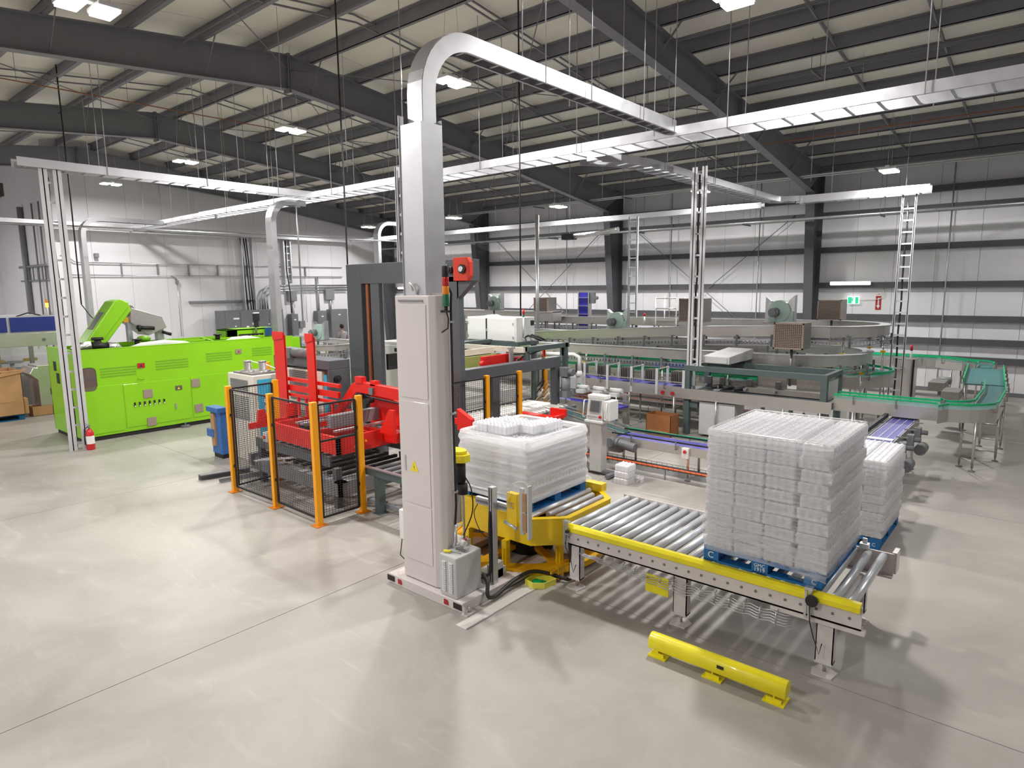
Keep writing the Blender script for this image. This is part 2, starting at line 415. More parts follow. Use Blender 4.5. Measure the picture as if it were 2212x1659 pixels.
# far left wall and its return
wl = sthing('wall_left')
pm = MB().box(.004, 0, 0, 1.336, .12, 8.9).mesh('wall_panel', 'wallp')
for k in range(12): inst('wall_panel', pm, wl, (7.6+k*1.34, Y1, 0))
w2 = struct(MB().box(7.6, Y1+.12, 0, 7.72, 36, 9.2).build('wall_return', 'wallp'))
struct(MB().box(X0, 35.8, 0, 7.6, 36, 9.2).build('wall_far', 'wallp'))
struct(MB().box(X0-.2, Y0, 0, X0, 36, 9.2).build('wall_behind', 'wallp'))
struct(MB().box(X0, Y0-.2, 0, X1+.2, Y0, 9.2).build('wall_near', 'wallp'))
d1 = struct(MB().box(7.56, 29.2, 0, 7.6, 30.4, 2.55).build('door_1', 'signw'))
MB().box(7.53, 29.3, .95, 7.56, 29.36, 1.15).build('door_handle', 'galv', d1)
# roof
roof = sthing('ceiling')
for (xa, xb) in ((X0, 8.7), (8.7, X1)):
    za, zb = zr(xa), zr(xb)
    m = MB(); m.prism([(xa, za+.02), (xb, zb+.02), (xb, zb+.12), (xa, za+.12)], 'y', Y0, 36); m.build('roof_deck', 'roofcap', roof)
px = [8.7-.55-1.37*k for k in range(10)]+[8.7+.55+1.36*k for k in range(11)]
px = sorted(x for x in px if X0 < x < X1-.2)
ed = [X0]+px+[X1]
for i in range(len(ed)-1):
    a, b = ed[i], ed[i+1]
    if a < 8.7 < b: continue
    for k in range(4):
        ya, yb = Y0+k*11.25, Y0+(k+1)*11.25
        m = MB()
        m.prism([(a+.02, zr(a)-.01), (b-.02, zr(b)-.01), (b-.02, zr(b)+.02), (a+.02, zr(a)+.02)], 'y', ya+.01, yb-.01)
        m.build('liner_panel', 'roofin', roof)
MB().prism([(8.15, zr(8.15)-.01), (8.7, zr(8.7)-.01), (9.25, zr(9.25)-.01), (9.25, zr(9.25)+.02), (8.15, zr(8.15)+.02)], 'y', Y0, 36).build('liner_panel', 'roofin', roof)
for x in px:
    z = zr(x); s = 1 if x > 8.7 else -1
    m = MB(); m.box(x-.006, Y0, z-.29, x+.006, 36, z-.012)
    m.box(x-.006, Y0, z-.29, x+.085*s, 36, z-.275); m.box(x+.006, Y0, z-.03, x-.085*s, 36, z-.015); m.box(x+.085*s-.01, Y0, z-.275, x+.085*s, 36, z-.25)
    m.build('purlin', 'steel_dark', roof)
# eave strut
MB().box(X1-.3, Y0, zr(X1)-.3, X1-.02, Y1, zr(X1)-.02).build('eave_strut', 'steel_dark', roof)
def rdep(x):
    d = abs(x-8.7)
    return .72-.02*d if d < 6 else .60+.032*(d-6)
for y in (-1.0, 6.45, 14.0, 21.3, 28.35):
    m = MB(); xl, xr_ = X0+.1, X1-.1; N = 16
    X = [xl+(8.7-xl)*k/8 for k in range(9)]+[8.7+(xr_-8.7)*k/8 for k in range(1, 9)]
    for a, b in zip(X[:-1], X[1:]):
        ta, tb = zr(a)-.30, zr(b)-.30; ba, bb = ta-rdep(a), tb-rdep(b)
        m.prism([(a, ba), (b, bb), (b, tb), (a, ta)], 'y', y-.006, y+.006)
        m.prism([(a, ba-.012), (b, bb-.012), (b, bb), (a, ba)], 'y', y-.11, y+.11)
        m.prism([(a, ta), (b, tb), (b, tb+.012), (a, ta+.012)], 'y', y-.11, y+.11)
    for x in (8.7, 8.66):
        m.box(x-.01, y-.12, zr(x)-.32-rdep(x)-.06, x+.01, y+.12, zr(x)-.26)
    for x in (16.2,): m.box(x-.012, y-.11, zr(x)-.30-rdep(x), x+.012, y+.11, zr(x)-.3)
    m.build('rafter', 'steel_dark', roof)
    for x in px[::2]:
        if X0+1 < x < X1-2 and y < 28:
            for s in (1, -1):
                MB().bar((x, y+.03*s, zr(x)-.28-rdep(x)+.05), (x, y+s*.62, zr(x)-.22), .04, .01, (1, 0, 0)).build('flange_brace', 'midgrey', roof)
    # tapered column on the right wall
    m = MB(); bx = X1-.22
    m.prism([(bx-.42, 0), (bx, 0), (bx, 6.9), (bx-1.05, 6.35)], 'y', y-.008, y+.008)
    m.prism([(bx-.43, 0), (bx-.41, 0), (bx-1.04, 6.35), (bx-1.06, 6.35)], 'y', y-.14, y+.14)
    m.prism([(bx-.015, 0), (bx, 0), (bx, 6.9), (bx-.015, 6.9)], 'y', y-.14, y+.14)
    m.prism([(bx-1.06, 6.0), (bx, 6.0), (bx, 6.02), (bx-1.06, 6.02)], 'y', y-.14, y+.14)
    m.build('column', 'steel_wall', wr)
# purlin bridging lines and roof bracing
for x0_ in (-.5,):
    for y in (2.2, 3.9, 9.0, 11.4, 16.4, 18.8, 23.6, 25.9):
        m = MB()
        for s, (xa, xb) in ((0, (X0, 8.7)), (1, (8.7, X1))):
            m.bar((xa, y, zr(xa)-.24), (xb, y, zr(xb)-.24), .03, .03); m.bar((xa, y+.07, zr(xa)-.07), (xb, y+.07, zr(xb)-.07), .03, .03)
        m.build('purlin_bridging', 'steel_dark', roof)
for (xa, ya, xb, yb) in ((1.5, 6.45, 8.7, 14), (8.7, 6.45, 1.5, 14), (8.7, 6.45, 16.2, 14), (16.2, 6.45, 8.7, 14), (16.2, 6.45, X1-1, 14), (X1-1, 6.45, 16.2, 14), (16.2, 14, X1-1, 21), (8.7, 14, 16.2, 21), (16.2, 14, 8.7, 21), (1.5, 14, 8.7, 21)):
    MB().cyl((xa, ya, zr(xa)-.6), (xb, yb, zr(xb)-.6), .011, 6).build('roof_brace_rod', 'steel_dark', roof)
# conduits under the roof
for x, z, r in ((12.3, 8.02, .018), (12.38, 8.02, .018), (14.7, 7.62, .025), (14.8, 7.62, .025), (14.9, 7.62, .025), (17.5, 7.45, .018), (6.2, 8.1, .016), (20.9, 6.5, .03), (21.1, 6.48, .03), (21.9, 5.35, .05), (22.05, 5.35, .05)):
    MB().cyl((x, -8, z), (x, 28, z), r*.8, 6).build('conduit_run', 'galv' if x > 20 else 'dimgrey', roof)
for (x, z) in ((14.8, 7.58), (21.0, 6.44), (21.95, 5.28)):
    for y in range(-4, 28, 4):
        m = MB(); m.bar((x-.35, y+.3, z), (x+.35, y+.3, z), .04, .04)
        for s in (-.3, .3): m.cyl((x+s, y+.3, z), (x+s, y+.3, zr(x+s)-.03), .006, 5)
        m.build('strut_trapeze', 'dimgrey', roof)
m = MB()
m.tube([(2.8, 16.1, 7.4), (9.6, 15.9, 7.4)], .012, 6); m.build('sprinkler_pipe', 'rust', roof)
for x in (4, 6, 8): MB().cyl((x, 16.0, 7.4), (x, 16.0, zr(x)-.05), .005, 5).build('pipe_hanger', 'dimgrey', roof)
m = MB(); m.tube([(17.6, 0.5, 6.9), (17.6, 6.3, 6.9)], .014, 6); m.build('sprinkler_pipe', 'rust', roof)
for y in (1.5, 5.5): MB().cyl((17.6, y, 6.9), (17.6, y, zr(17.6)-.05), .005, 5).build('pipe_hanger', 'dimgrey', roof)

# ================================================================ high-bay lamps
def highbay(loc, label):
    t = thing('highbay_lamp', label, 'lamp', loc, 'high-bay lamps hanging from the roof')
    x, y, z = loc
    MB().box(x-.30, y-.2, z, x-.05, y+.2, z+.05).box(x+.05, y-.2, z, x+.30, y+.2, z+.05).box(x-.3, y-.05, z+.05, x+.3, y+.05, z+.1).build('housing', 'cabwhite', t, .008)
    for s in (-.175, .175): MB().box(x+s-.11, y-.18, z-.03, x+s+.11, y+.18, z-.001).build('lens', 'lens', t)
    m = MB()
    for s in (-.25, .25): m.cyl((x+s, y, z+.05), (x+s*.3, y, zr(x)-.05), .004, 4)
    m.build('hanging_wire', 'galv', t)
lampl = {(8.7, 8.7): 'bright double lamp seen under the curve of the tall aluminium riser', (8.7, 14.0): 'bright double lamp upper left of the cream mast, second along the ridge',
 (8.7, 19.5): 'double lamp in the middle of the left half of the roof', (8.7, 25.3): 'smallest double lamp, in front of the far left wall',
 (19.3, 3.69): 'single bar lamp hanging above the two ladder trays on the right', (19.3, 8.75): 'lamp half hidden behind the cable ladder on the dark portal',
 (19.3, 14.1): 'lamp hanging right of the second dark wall column', (19.3, 19.4): 'lamp just right of the tall riser, before the dark wall column', (19.3, 25.0): 'farthest lamp, left of the tall riser by the wall corner',
 (3.0, 8.9): 'lamp cut by the top left edge of the view', (8.7, 3.6): 'lamp cut by the top edge right of the middle'}
for (x, y, z) in HIGHBAY:
    highbay((x, y, z), lampl.get((x, y)) or {(8.7, -1.5): 'dim fill lamp added outside the view, nearest on the ridge row', (19.3, -1.5): 'dim fill lamp added outside the view, nearest on the right wall row', (-2.4, 3.6): 'high-bay lamp outside the view, left of the camera', (-2.4, 14.0): 'high-bay lamp outside the view, level with the cream mast', (-2.4, 25.3): 'high-bay lamp outside the view, level with the far left wall', (1.2, 31.0): 'fill lamp added outside the view for the return wall, beyond the filling machine'}[(x, y)])
# wall strip lamps
for (y0, y1, z, lab) in ((4.75, 5.95, 3.33, 'long warm strip lamp on the white wall above the green exit sign'), (26.9, 27.8, 3.33, 'short warm strip lamp seen through the dark palletizer gantry')):
    t = thing('strip_lamp', lab, 'lamp', (X1-.3, (y0+y1)/2, z), 'wall strip lamps')
    MB().box(X1-.30, y0, z-.06, X1-.215, y1, z+.06).build('housing', 'cabwhite', t)
    MB().tube([(X1-.33, y0+.02, z), (X1-.33, y1-.02, z)], .05, 10).build('tube_cover', 'tube', t)
# ================================================================ outfeed roller conveyor (front right)
XA, XB, YA, YB, ZT = 5.58, 6.88, 1.03, 4.0, .70
rc = thing('roller_conveyor', 'long outfeed roller conveyor with yellow edge strip holding the tallest wrapped load', 'conveyor', (XA, YA, 0))
MB().prism([(XA, ZT-.2), (XA+.015, ZT-.2), (XA+.015, ZT+.0), (XA, ZT)], 'y', YA, YB).box(XA, YA, ZT-.2, XA+.07, YB, ZT-.185).build('side_rail', 'cream', rc)
MB().prism([(XB-.015, ZT-.2), (XB, ZT-.2), (XB, ZT+.03), (XB-.015, ZT+.03)], 'y', YA, YB).box(XB-.07, YA, ZT-.2, XB, YB, ZT-.185).build('side_rail', 'cream', rc)
MB().prism([(XA-.03, ZT-.045), (XA+.05, ZT-.045), (XA+.05, ZT+.028), (XA+.0, ZT+.028), (XA-.03, ZT+.005)], 'y', YA+.01, YB-.02).build('edge_strip', 'yellow2', rc, .004)
me = MB().cyl((XA+.055, 0, ZT-.01), (XB-.02, 0, ZT-.01), .038, 16).mesh('roller', 'chrome')
me2 = MB().cyl((XA-.008, 0, 0), (XA+.0, 0, 0), .012, 8).mesh('bolt', 'dimgrey')
k = 0; y = YA+.09
while y < YB-.05:
    r = inst('roller', me, rc, (0, y, 0))
    inst('bolt', me2, rc, (0, y, ZT-.115)); y += .128; k += 1
for i, y in enumerate((1.3, 2.62, 3.87)):
    for s, x in ((1, XA+.02), (-1, XB-.12)):
        m = MB(); w_ = .13
        m.box(x, y-.07, .10, x+.012, y+.07, ZT-.2).box(x, y-.07, .10, x+.09, y-.062, ZT-.2).box(x, y+.062, .10, x+.09, y+.07, ZT-.2).box(x-.01, y-.07, .10, x+.1, y+.07, .115)
        lg = m.build('leg', 'cream', rc)
        MB().cyl((x+.045, y, .01), (x+.045, y, .14), .014, 8).cyl((x+.045, y, .115), (x+.045, y, .14), .028, 6).build('levelling_bolt', 'galv', lg)
        MB().prism([(x-.05, y-.08), (x+.08, y-.1), (x+.13, y-.03), (x+.13, y+.06), (x+.05, y+.1), (x-.05, y+.08)], 'z', 0, .012).build('foot_plate', 'cream', lg)
    MB().bar((XA+.06, y, ZT-.24), (XB-.06, y, ZT-.24), .05, .05).build('cross_member', 'cream', rc)
MB().bar((XB-.06, 1.3, .16), (XA+.3, 1.3, ZT-.24), .03, .03).build('diagonal_brace', 'cream', rc)
MB().box(XA-.012, 1.0, ZT-.235, XA+.05, 1.75, ZT-.2).build('end_plate', 'cream', rc)
MB().box(XB, YA-.02, ZT-.17, XB+.16, YA+.02, ZT+.04).build('end_tab', 'cream', rc)
# chain of wire loops hanging under the near rail
wl_ = []
for j in range(5):
    m = MB(); y0 = 3.75; pts = []
    n = 36
    for q in range(n+1):
        yy = y0-(y0-1.55)*q/n; pts.append((XA-.02-.012*j, yy, ZT-.235-.02*j*min(1, q/16)-.018*abs(math.sin(q*PI/3))))
    m.tube(pts, .005, 5); m.build('wire_run', 'zinc', rc)
for q in range(14):
    yy = 3.5-q*.14
    MB().tube([(XA-.005, yy, ZT-.215), (XA-.07, yy, ZT-.23), (XA-.07, yy, ZT-.25-.006*q), (XA-.01, yy, ZT-.27-.006*q)], .005, 5).build('wire_hook', 'zinc', rc)
pl = MB().box(XA-.03, 2.72, .27, XA-.024, 2.97, .455).build('hanging_plate', 'yellow2', rc)
# photo-eye brackets
for (y, lab) in ((1.42, 0), (3.93, 1)):
    m = MB().box(XA-.045, y-.012, ZT-.2, XA-.03, y+.012, ZT+.07).box(XA-.045, y+.025, ZT-.2, XA-.03, y+.045, ZT+.04).box(XA-.05, y-.02, ZT+.05, XA+.0, y+.045, ZT+.075)
    b = m.build('sensor_bracket', 'galv', rc)
    MB().cyl((XA-.05, y-.02, ZT-.03), (XA-.075, y-.02, ZT-.03), .05 if not lab else .02, 14).build('sensor', 'black', b)
    MB().tube([(XA-.05, y, ZT-.08), (XA-.09, y-.02, ZT-.2), (XA-.02, y-.04, .33), (XA-.06, y-.1, .22), (XA-.02, y-.11, .3)], .005, 5).build('lead', 'cable', b)
m = MB().box(XB-.05, 1.25, ZT+.03, XB+.02, 1.33, ZT+.08).box(XB-.02, 1.27, ZT+.08, XB+.0, 1.31, ZT+.13); b = m.build('sensor_bracket', 'cabwhite', rc)

# ================================================================ floor guard bar
gb = thing('guard_bar', 'yellow tube guard bar bolted on three brackets to the open floor', 'barrier', (5.0, 2.0, 0))
n = 10; gy0, gy1 = 1.40, 2.60
poly = [(5.0+.068*math.cos(a), .13+.068*math.sin(a)) for a in [-.2+(PI+.4)*k/12 for k in range(13)]]
m = MB(); i = 0
P = poly+[(5.0-.066, .07), (5.0+.066, .07)]
m.prism(P, 'y', gy0, gy1); m.sm = [len(f) == 4 for f in m.f]
m.build('tube', 'yellow2', gb, .004)
for y in (gy0+.09, 2.0, gy1-.09):
    m = MB().box(4.92, y-.085, 0, 5.08, y+.085, .012).box(4.945, y-.006, .012, 5.055, y+.006, .10).box(4.94, y-.06, .012, 4.95, y+.06, .045)
    m.build('bracket', 'yellow2', gb)
MB().prism([(4.929, .125), (4.932, .15), (4.945, .155), (4.945, .125)], 'y', 1.9, 1.96).build('scuff_mark', 'dark', gb)

# ================================================================ pallets and wrapped loads
def make_pallet(label, loc):
    t = thing('pallet', label, 'pallet', loc, 'blue block pallets')
    x, y, z = loc; W, D = 1.2, 1.05
    m = None
    for i in range(3):
        for j in range(3):
            bx = x-W/2+i*(W-.12)/2; by = y-D/2+j*(D-.145)/2
            MB().box(bx, by, z+.02, bx+.12, by+.145, z+.10).build('block', 'blue', t)
    for j in range(3):
        by = y-D/2+j*(D-.13)/2
        MB().box(x-W/2, by, z, x+W/2, by+.13, z+.02).build('bottom_board', 'blue', t)
    for i in (0, 1):
        bx = x-W/2+i*(W-.11); MB().box(bx, y-D/2, z-.0, bx+.11, y+D/2, z+.019).build('bottom_board', 'blue', t)
    for i in range(3):
        bx = x-W/2+i*(W-.12)/2; MB().box(bx, y-D/2, z+.10, bx+.12, y+D/2, z+.12).build('stringer_board', 'blue', t)
    for j in range(7):
        by = y-D/2+j*(D-.12)/6; MB().box(x-W/2, by, z+.12, x+W/2, by+.12, z+.14).build('deck_board', 'blue', t)
    return t
pal1 = make_pallet('blue pallet under the tallest load on the front roller conveyor', (6.23, 1.88, .73))
for s, size, yy in (('C', .085, 1.88+.455), ('GMC', .045, 1.88), ('1919', .05, 1.88)):
    zz = .73+(.062 if s == 'C' else (.079 if s == 'GMC' else .04))
    text('stencil', s, size, (6.23-.603, yy, zz), (PI/2, 0, -PI/2), 'paper', pal1)
text('stencil', 'C', .06, (6.23-.603, 1.88-.46, .79), (PI/2, 0, -PI/2), 'paper', pal1)
pal2 = dup(pal1, (6.12, 5.0, .735), 'blue pallet under the half-height load on the yellow turntable')
pal3 = dup(pal1, (9.43, 2.02, 0), 'blue pallet on the floor behind the tallest load')
# little bottle pack, shared mesh
def lathe(m, cx, cy, z0, prof, n=8):
    i = len(m.v)
    for r, z in prof:
        for j in range(n):
            a = 2*PI*(j+.5)/n; m.v.append((cx+r*math.cos(a), cy+r*math.sin(a), z0+z))
    for k in range(len(prof)-1):
        for j in range(n):
            a = i+k*n+j; b = i+k*n+(j+1) % n; m.f.append((a, b, b+n, a+n)); m.sm.append(True)
    e = i+(len(prof)-1)*n; m.f.append(tuple(e+j for j in range(n))); m.sm.append(False)
PIT = .065
BP = [(.028, 0), (.0318, .006), (.0318, .022), (.0285, .026), (.0285, .036), (.0318, .041), (.031, .063), (.02, .083), (.0125, .09), (.0125, .094), (.0145, .095), (.0145, .106)]
NK = [(.020, .094), (.0135, .099), (.0145, .100), (.0145, .111)]
def pack_mesh(nx, ny):
    """shrink-wrapped pack: scalloped film skin round the bottles, necks and caps on top"""
    m = MB()
    hx, hy = nx*PIT/2, ny*PIT/2; out = []
    def side(ax, ay, bx, by, n):
        q = 4
        for i in range(n*q):
            u = i/(n*q); x = ax+(bx-ax)*u; y = ay+(by-ay)*u; nx_, ny_ = (by-ay), -(bx-ax); l = math.hypot(nx_, ny_)
            d = -.0075*abs(math.cos(PI*(i % q)/q))+.0
            if (i % q) == 0: d = -.011
            elif (i % q) == 2: d = 0
            else: d = -.002
            out.append((x+nx_/l*d, y+ny_/l*d))
    side(-hx, -hy, hx, -hy, nx); side(hx, -hy, hx, hy, ny); side(hx, hy, -hx, hy, nx); side(-hx, hy, -hx, -hy, ny)
    N = len(out)
    lv = [(.99, .0), (1, .005), (1, .028), (.994, .034), (.994, .042), (1, .049), (1, .080), (.98, .096), (.95, .100)]
    for f, z in lv:
        for (x, y) in out: m.v.append((x*(1-(1-f)*PIT*3/hx*1.0), y*(1-(1-f)*PIT*3/hy), z))
    for k in range(len(lv)-1):
        for j_ in range(N):
            a = k*N+j_; b = k*N+(j_+1) % N; m.f.append((a, b, b+N, a+N)); m.sm.append(True)
    e = (len(lv)-1)*N; m.f.append(tuple(e+j_ for j_ in range(N))); m.sm.append(False)
    for i in range(nx):
        for j_ in range(ny): lathe(m, (i-(nx-1)/2)*PIT, (j_-(ny-1)/2)*PIT, 0, NK)
    return m.mesh('bottle_pack', 'bottle')
PK = pack_mesh(6, 4); PK2 = pack_mesh(4, 6); PK3 = pack_mesh(4, 4)
def load(name, label, cx, cy, z0, layers, film, group=None, skew=(0, 0), LH=.112, tuck=True, bulge=.02, topfold=.09):
    t = thing(name, label, 'wrapped load', (cx, cy, z0), group)
    for L in range(layers):
        ox = random.uniform(-.008, .008)+skew[0]*L; oy = random.uniform(-.008, .008)+skew[1]*L
        ys_ = [-.402, -.134, .134, .402] if L % 2 == 0 else [-.418, -.115, .149, .412]
        for i in range(3):
            for j in range(4):
                inst('bottle_pack', PK, t, (cx+(i-1)*.393+ox, cy+ys_[j]+oy, z0+L*LH))
    return t
def wrap(t, cx, cy, z0, zt, hx, hy, m, flare=.05, flarez=.2, seed=1, skew=(0, 0), waist=.0, fold=.0, LH=.112, sc=.006):
    rnd = random.Random(seed); mb = MB()
    def ring(z):
        f = (z-z0)/(zt-z0); ex = flare*max(0, 1-(z-z0)/flarez)**1.5
        b = sc*math.cos((z-z0)/LH*2*PI)
        ox, oy = skew[0]*f, skew[1]*f
        pts = []; r = .05; X_ = hx+ex+b; Y_ = hy+ex*.35+b
        n = 14
        for (ax, ay, bx_, by_) in ((-1, -1, 1, -1), (1, -1, 1, 1), (1, 1, -1, 1), (-1, 1, -1, -1)):
            for k in range(n):
                u = k/n; px_ = ax+(bx_-ax)*u; py_ = ay+(by_-ay)*u
                x = px_*X_; y = py_*Y_
                if k == 0: x *= 1-r*.35; y *= 1-r*.35
                w_ = 1
                x += rnd.uniform(-.0008, .0008); y += rnd.uniform(-.0008, .0008)
                pts.append((cx+x+ox, cy+y+oy, z))
        return pts
    nz = max(8, int((zt-z0)/.028)); rings = [ring(z0+(zt-z0)*k/nz) for k in range(nz+1)]
    if fold:
        last = rings[-1]
        rings.append([(cx+skew[0]+(p[0]-cx-skew[0])*.985, cy+skew[1]+(p[1]-cy-skew[1])*.985, zt+.012) for p in last])
        rings.append([(cx+skew[0]+(p[0]-cx-skew[0])*(1-fold), cy+skew[1]+(p[1]-cy-skew[1])*(1-fold), zt+.004) for p in last])
    n = len(rings[0]); i = len(mb.v)
    for rr in rings: mb.v += rr
    for k in range(len(rings)-1):
        for j in range(n):
            a = i+k*n+j; b = i+k*n+(j+1) % n; mb.f.append((a, b, b+n, a+n)); mb.sm.append(True)
    return mb.build('film_wrap', m, t)
LZ = .87
l1 = load('wrapped_load', 'tall pallet load of small bottle packs wrapped in clear film on front roller conveyor', 6.23, 1.87, LZ, 10, 'film')
wrap(l1, 6.23, 1.87, LZ-.02, LZ+1.12, .605, .545, 'film', .02, .25, 3, fold=.03)
# loose film tail and diagonal film bands
def band(t, pts, h, m='film'):
    mb = MB(); i = 0
    for p in pts: mb.v += [(p[0], p[1], p[2]-h/2), (p[0]-.002, p[1], p[2]), (p[0], p[1], p[2]+h/2)]
    for k in range(len(pts)-1):
        for q in (0, 1):
            a = 3*k+q; mb.f.append((a, a+1, a+4, a+3)); mb.sm.append(True)
    return mb.build('film_band', m, t)
for k in range(3):
    z = LZ+.30-k*.07
    band(l1, [(5.612-.004*k, 1.87+.55-1.1*q/10, z-.19*q/10+.008*math.sin(q*2+k)) for q in range(11)], .06)
MB().quad((5.60, 1.62, .79), (5.62, 1.40, .76), (5.60, 1.36, .88), (5.61, 1.60, .90)).build('film_tail', 'film', l1)
# top slip of white film
MB().box(5.66, 1.36, LZ+1.116, 6.80, 2.38, LZ+1.118).build('top_film', 'film', l1)
l2 = load('wrapped_load', 'half-height pallet load in thick milky film on the yellow turntable', 6.12, 5.0, .88, 5, 'film', LH=.128)
for (x, y, me_) in ((5.95, 5.22, PK2), (6.20, 5.0, PK2), (6.44, 4.9, PK), (6.27, 5.33, PK2), (6.0, 5.46, PK)):
    inst('bottle_pack', me_, l2, (x, y, .88+5*.128+.002))
wrap(l2, 6.12, 5.0, .868, .88+.70, .61, .55, 'filmd', .07, .16, 5, fold=.13, LH=.128, sc=.009)
l3 = load('bottle_stack', 'stack of bottle packs on the floor pallet behind the tallest load', 9.43, 2.02, .145, 9, None, skew=(-.003, -.002))
l3['category'] = 'bottle stack'
wrap(l3, 9.43, 2.02, .15, .145+1.0, .60, .545, 'film', 0, .2, 8, skew=(-.03, -.02), sc=.002)

# ================================================================ turntable
tc = (6.2, 5.0)
tt = thing('turntable', 'yellow octagonal roller turntable of the pallet wrapper on a round yellow ring', 'turntable', (*tc, 0))
oct_ = [(-.73, -.62), (-.42, -.93), (.45, -.93), (.73, -.62), (.73, .62), (.42, .93), (-.42, .93), (-.73, .62)]
oct_ = [(tc[0]+a, tc[1]+b) for a, b in oct_]
MB().ribbon(oct_, -.008, .012, .40, .705, True).build('skirt', 'yellow', tt)
MB().ribbon(oct_, -.012, .06, .70, .715, True).build('skirt_flange', 'yellow', tt)
MB().prism(oct_, 'z', .40, .41).build('underplate', 'yellowd', tt)
me = MB().cyl((-.62, 0, 0), (.62, 0, 0), .036, 14).mesh('roller', 'chrome')
for k in range(13):
    y = -.80+k*.133; o = inst('roller', me, tt, (tc[0], tc[1]+y, .70))
    if abs(y) > .66: o.scale = (.75, 1, 1)
MB().box(tc[0]+.62, tc[1]-.7, .70, tc[0]+.74, tc[1]+.62, .80).build('side_guard', 'yellow', tt)
MB().box(tc[0]-.74, tc[1]-.1, .70, tc[0]-.66, tc[1]+.62, .78).build('side_guard', 'yellow', tt)
MB().box(tc[0]-.7, tc[1]-.60, .715, tc[0]-.5, tc[1]-.05, .725).build('slide_plate', 'cream', tt)
ringp = arc(*tc, .80, 0, 352.5, 47)
MB().ribbon(ringp, -.2, .0, .09, .115, True).build('base_ring', 'yellowd', tt)
MB().ribbon(arc(*tc, .99, 0, 352.5, 47), -.012, .012, .06, .125, True).build('ring_rim', 'yellowd', tt)
for a in range(20, 380, 45):
    c, s_ = math.cos(math.radians(a)), math.sin(math.radians(a)); x, y = tc[0]+.82*c, tc[1]+.82*s_
    MB().box(x-.035, y-.035, .115, x+.035, y+.035, .40).box(x-.06, y-.012, .115, x+.06, y+.012, .30).build('support_wheel_bracket', 'yellow', tt)
MB().cyl((*tc, .02), (*tc, .41), .32, 20).build('bearing_hub', 'dark', tt)
for a in (0, 60, 120):
    c, s_ = math.cos(math.radians(a)), math.sin(math.radians(a))
    MB().bar((tc[0]-.8*c, tc[1]-.8*s_, .10), (tc[0]+.8*c, tc[1]+.8*s_, .10), .09, .05).build('ring_spoke', 'yellowd', tt)
MB().box(5.62, 4.1, .02, 5.72, 4.14, .16).box(5.5, 4.11, .12, 5.84, 4.13, .15).build('lock_bracket', 'yellowd', tt)
# ================================================================ wrapper mast
mx0, mx1, my0, my1, mt = 4.47, 4.66, 4.78, 5.40, 3.23
ms = thing('wrapping_mast', 'tall cream sheet-metal mast of the pallet wrapper on a flat steel base', 'machine', (4.6, 5.1, 0))
body = [(mx0, my1), (mx0, my0+.10), (mx0+.03, my0+.03), (mx0+.09, my0), (mx1, my0), (mx1, my1)]
MB().prism(body, 'z', .12, mt).build('mast_body', 'cream', ms, .012)
MB().box(mx1, my0+.03, .12, mx1+.06, my1-.05, mt+.02).build('rail_cover', 'cream', ms, .006)
for (za, zb) in ((2.16, 3.14), (1.0, 2.12), (.35, .98)):
    MB().box(mx0-.006, my0+.14, za, mx0, my1-.05, zb).build('access_door', 'cream', ms, .003)
MB().box(mx0-.012, my1-.10, 1.35, mx0-.005, my1-.08, 1.52).build('door_lock', 'galv', ms)
tr = MB().prism([(my1-.30, 1.36), (my1-.17, 1.36), (my1-.235, 1.48)], 'x', mx0-.009, mx0-.006).build('warning_sign', 'yellow2', ms)
MB().prism([(my1-.245, 1.375), (my1-.23, 1.405), (my1-.24, 1.405), (my1-.22, 1.445), (my1-.235, 1.415), (my1-.225, 1.415)], 'x', mx0-.011, mx0-.009).build('bolt_symbol', 'ink', tr)
MB().box(mx0-.01, my0+.18, 3.165, mx0-.002, my1-.06, 3.185).build('top_slot', 'midgrey', ms)
# cable down the side
cy = my0-.015
cb = MB().tube([(mx1-.06, cy, 3.26), (mx1-.03, cy-.01, 3.32), (mx1+.01, cy-.01, 3.25), (mx1+.01, cy, 3.1), (mx1+.01, cy, 2.0), (mx1+.02, cy, 1.0), (mx1-.0, cy, .8)], .013, 8).build('side_cable', 'cable', ms)
MB().tube([(mx1-.0, cy, .8), (mx1-.02, cy-.02, .62), (mx1-.06, cy-.01, .55)], [.014, .022, .018], 8).build('cable_gland', 'galv', ms)
for z in (2.95, 2.0, 1.15): MB().box(mx1-.02, cy-.018, z, mx1+.04, cy+.045, z+.02).build('cable_clip', 'galv', ms)
# base
MB().box(4.40, 4.42, .0, 4.78, 5.60, .11).build('base_plate', 'cream', ms, .006)
MB().box(4.78, 4.42, .02, 6.1, 4.62, .10).box(4.78, 5.42, .02, 6.1, 5.60, .10).box(5.3, 4.62, .02, 5.42, 5.42, .09).build('base_arm', 'cream', ms, .006)
MB().box(4.78, 4.62, .03, 5.3, 5.42, .045).build('floor_sheet', 'cream', ms)
for y in (4.50, 5.56):
    MB().box(4.393, y-.07, .03, 4.40, y+.05, .09).build('fork_pocket', 'dark', ms)
for y in (5.40, 4.66):
    MB().prism([(y-.035, .03), (y+.03, .03), (y+.03, .085), (y-.02, .085), (y-.035, .06)], 'x', 4.394, 4.3995).build('red_marker', 'signr', ms)
MB().box(4.38, 4.34, 0, 4.52, 4.42, .012).prism([(4.38, .012), (4.44, .012), (4.38, .10)], 'y', 4.38, 4.39).build('anchor_foot', 'cream', ms)
MB().cyl((4.46, 4.38, .01), (4.46, 4.38, .07), .014, 6).build('anchor_bolt', 'galv', ms)
MB().box(4.6, 5.46, .45, 4.86, 5.62, .80).build('side_box', 'cabwhite', ms, .008)
MB().tube([(4.62, 5.6, .45), (4.6, 5.62, .25), (4.7, 5.6, .12)], .006, 6).build('thin_lead', 'cable', ms)
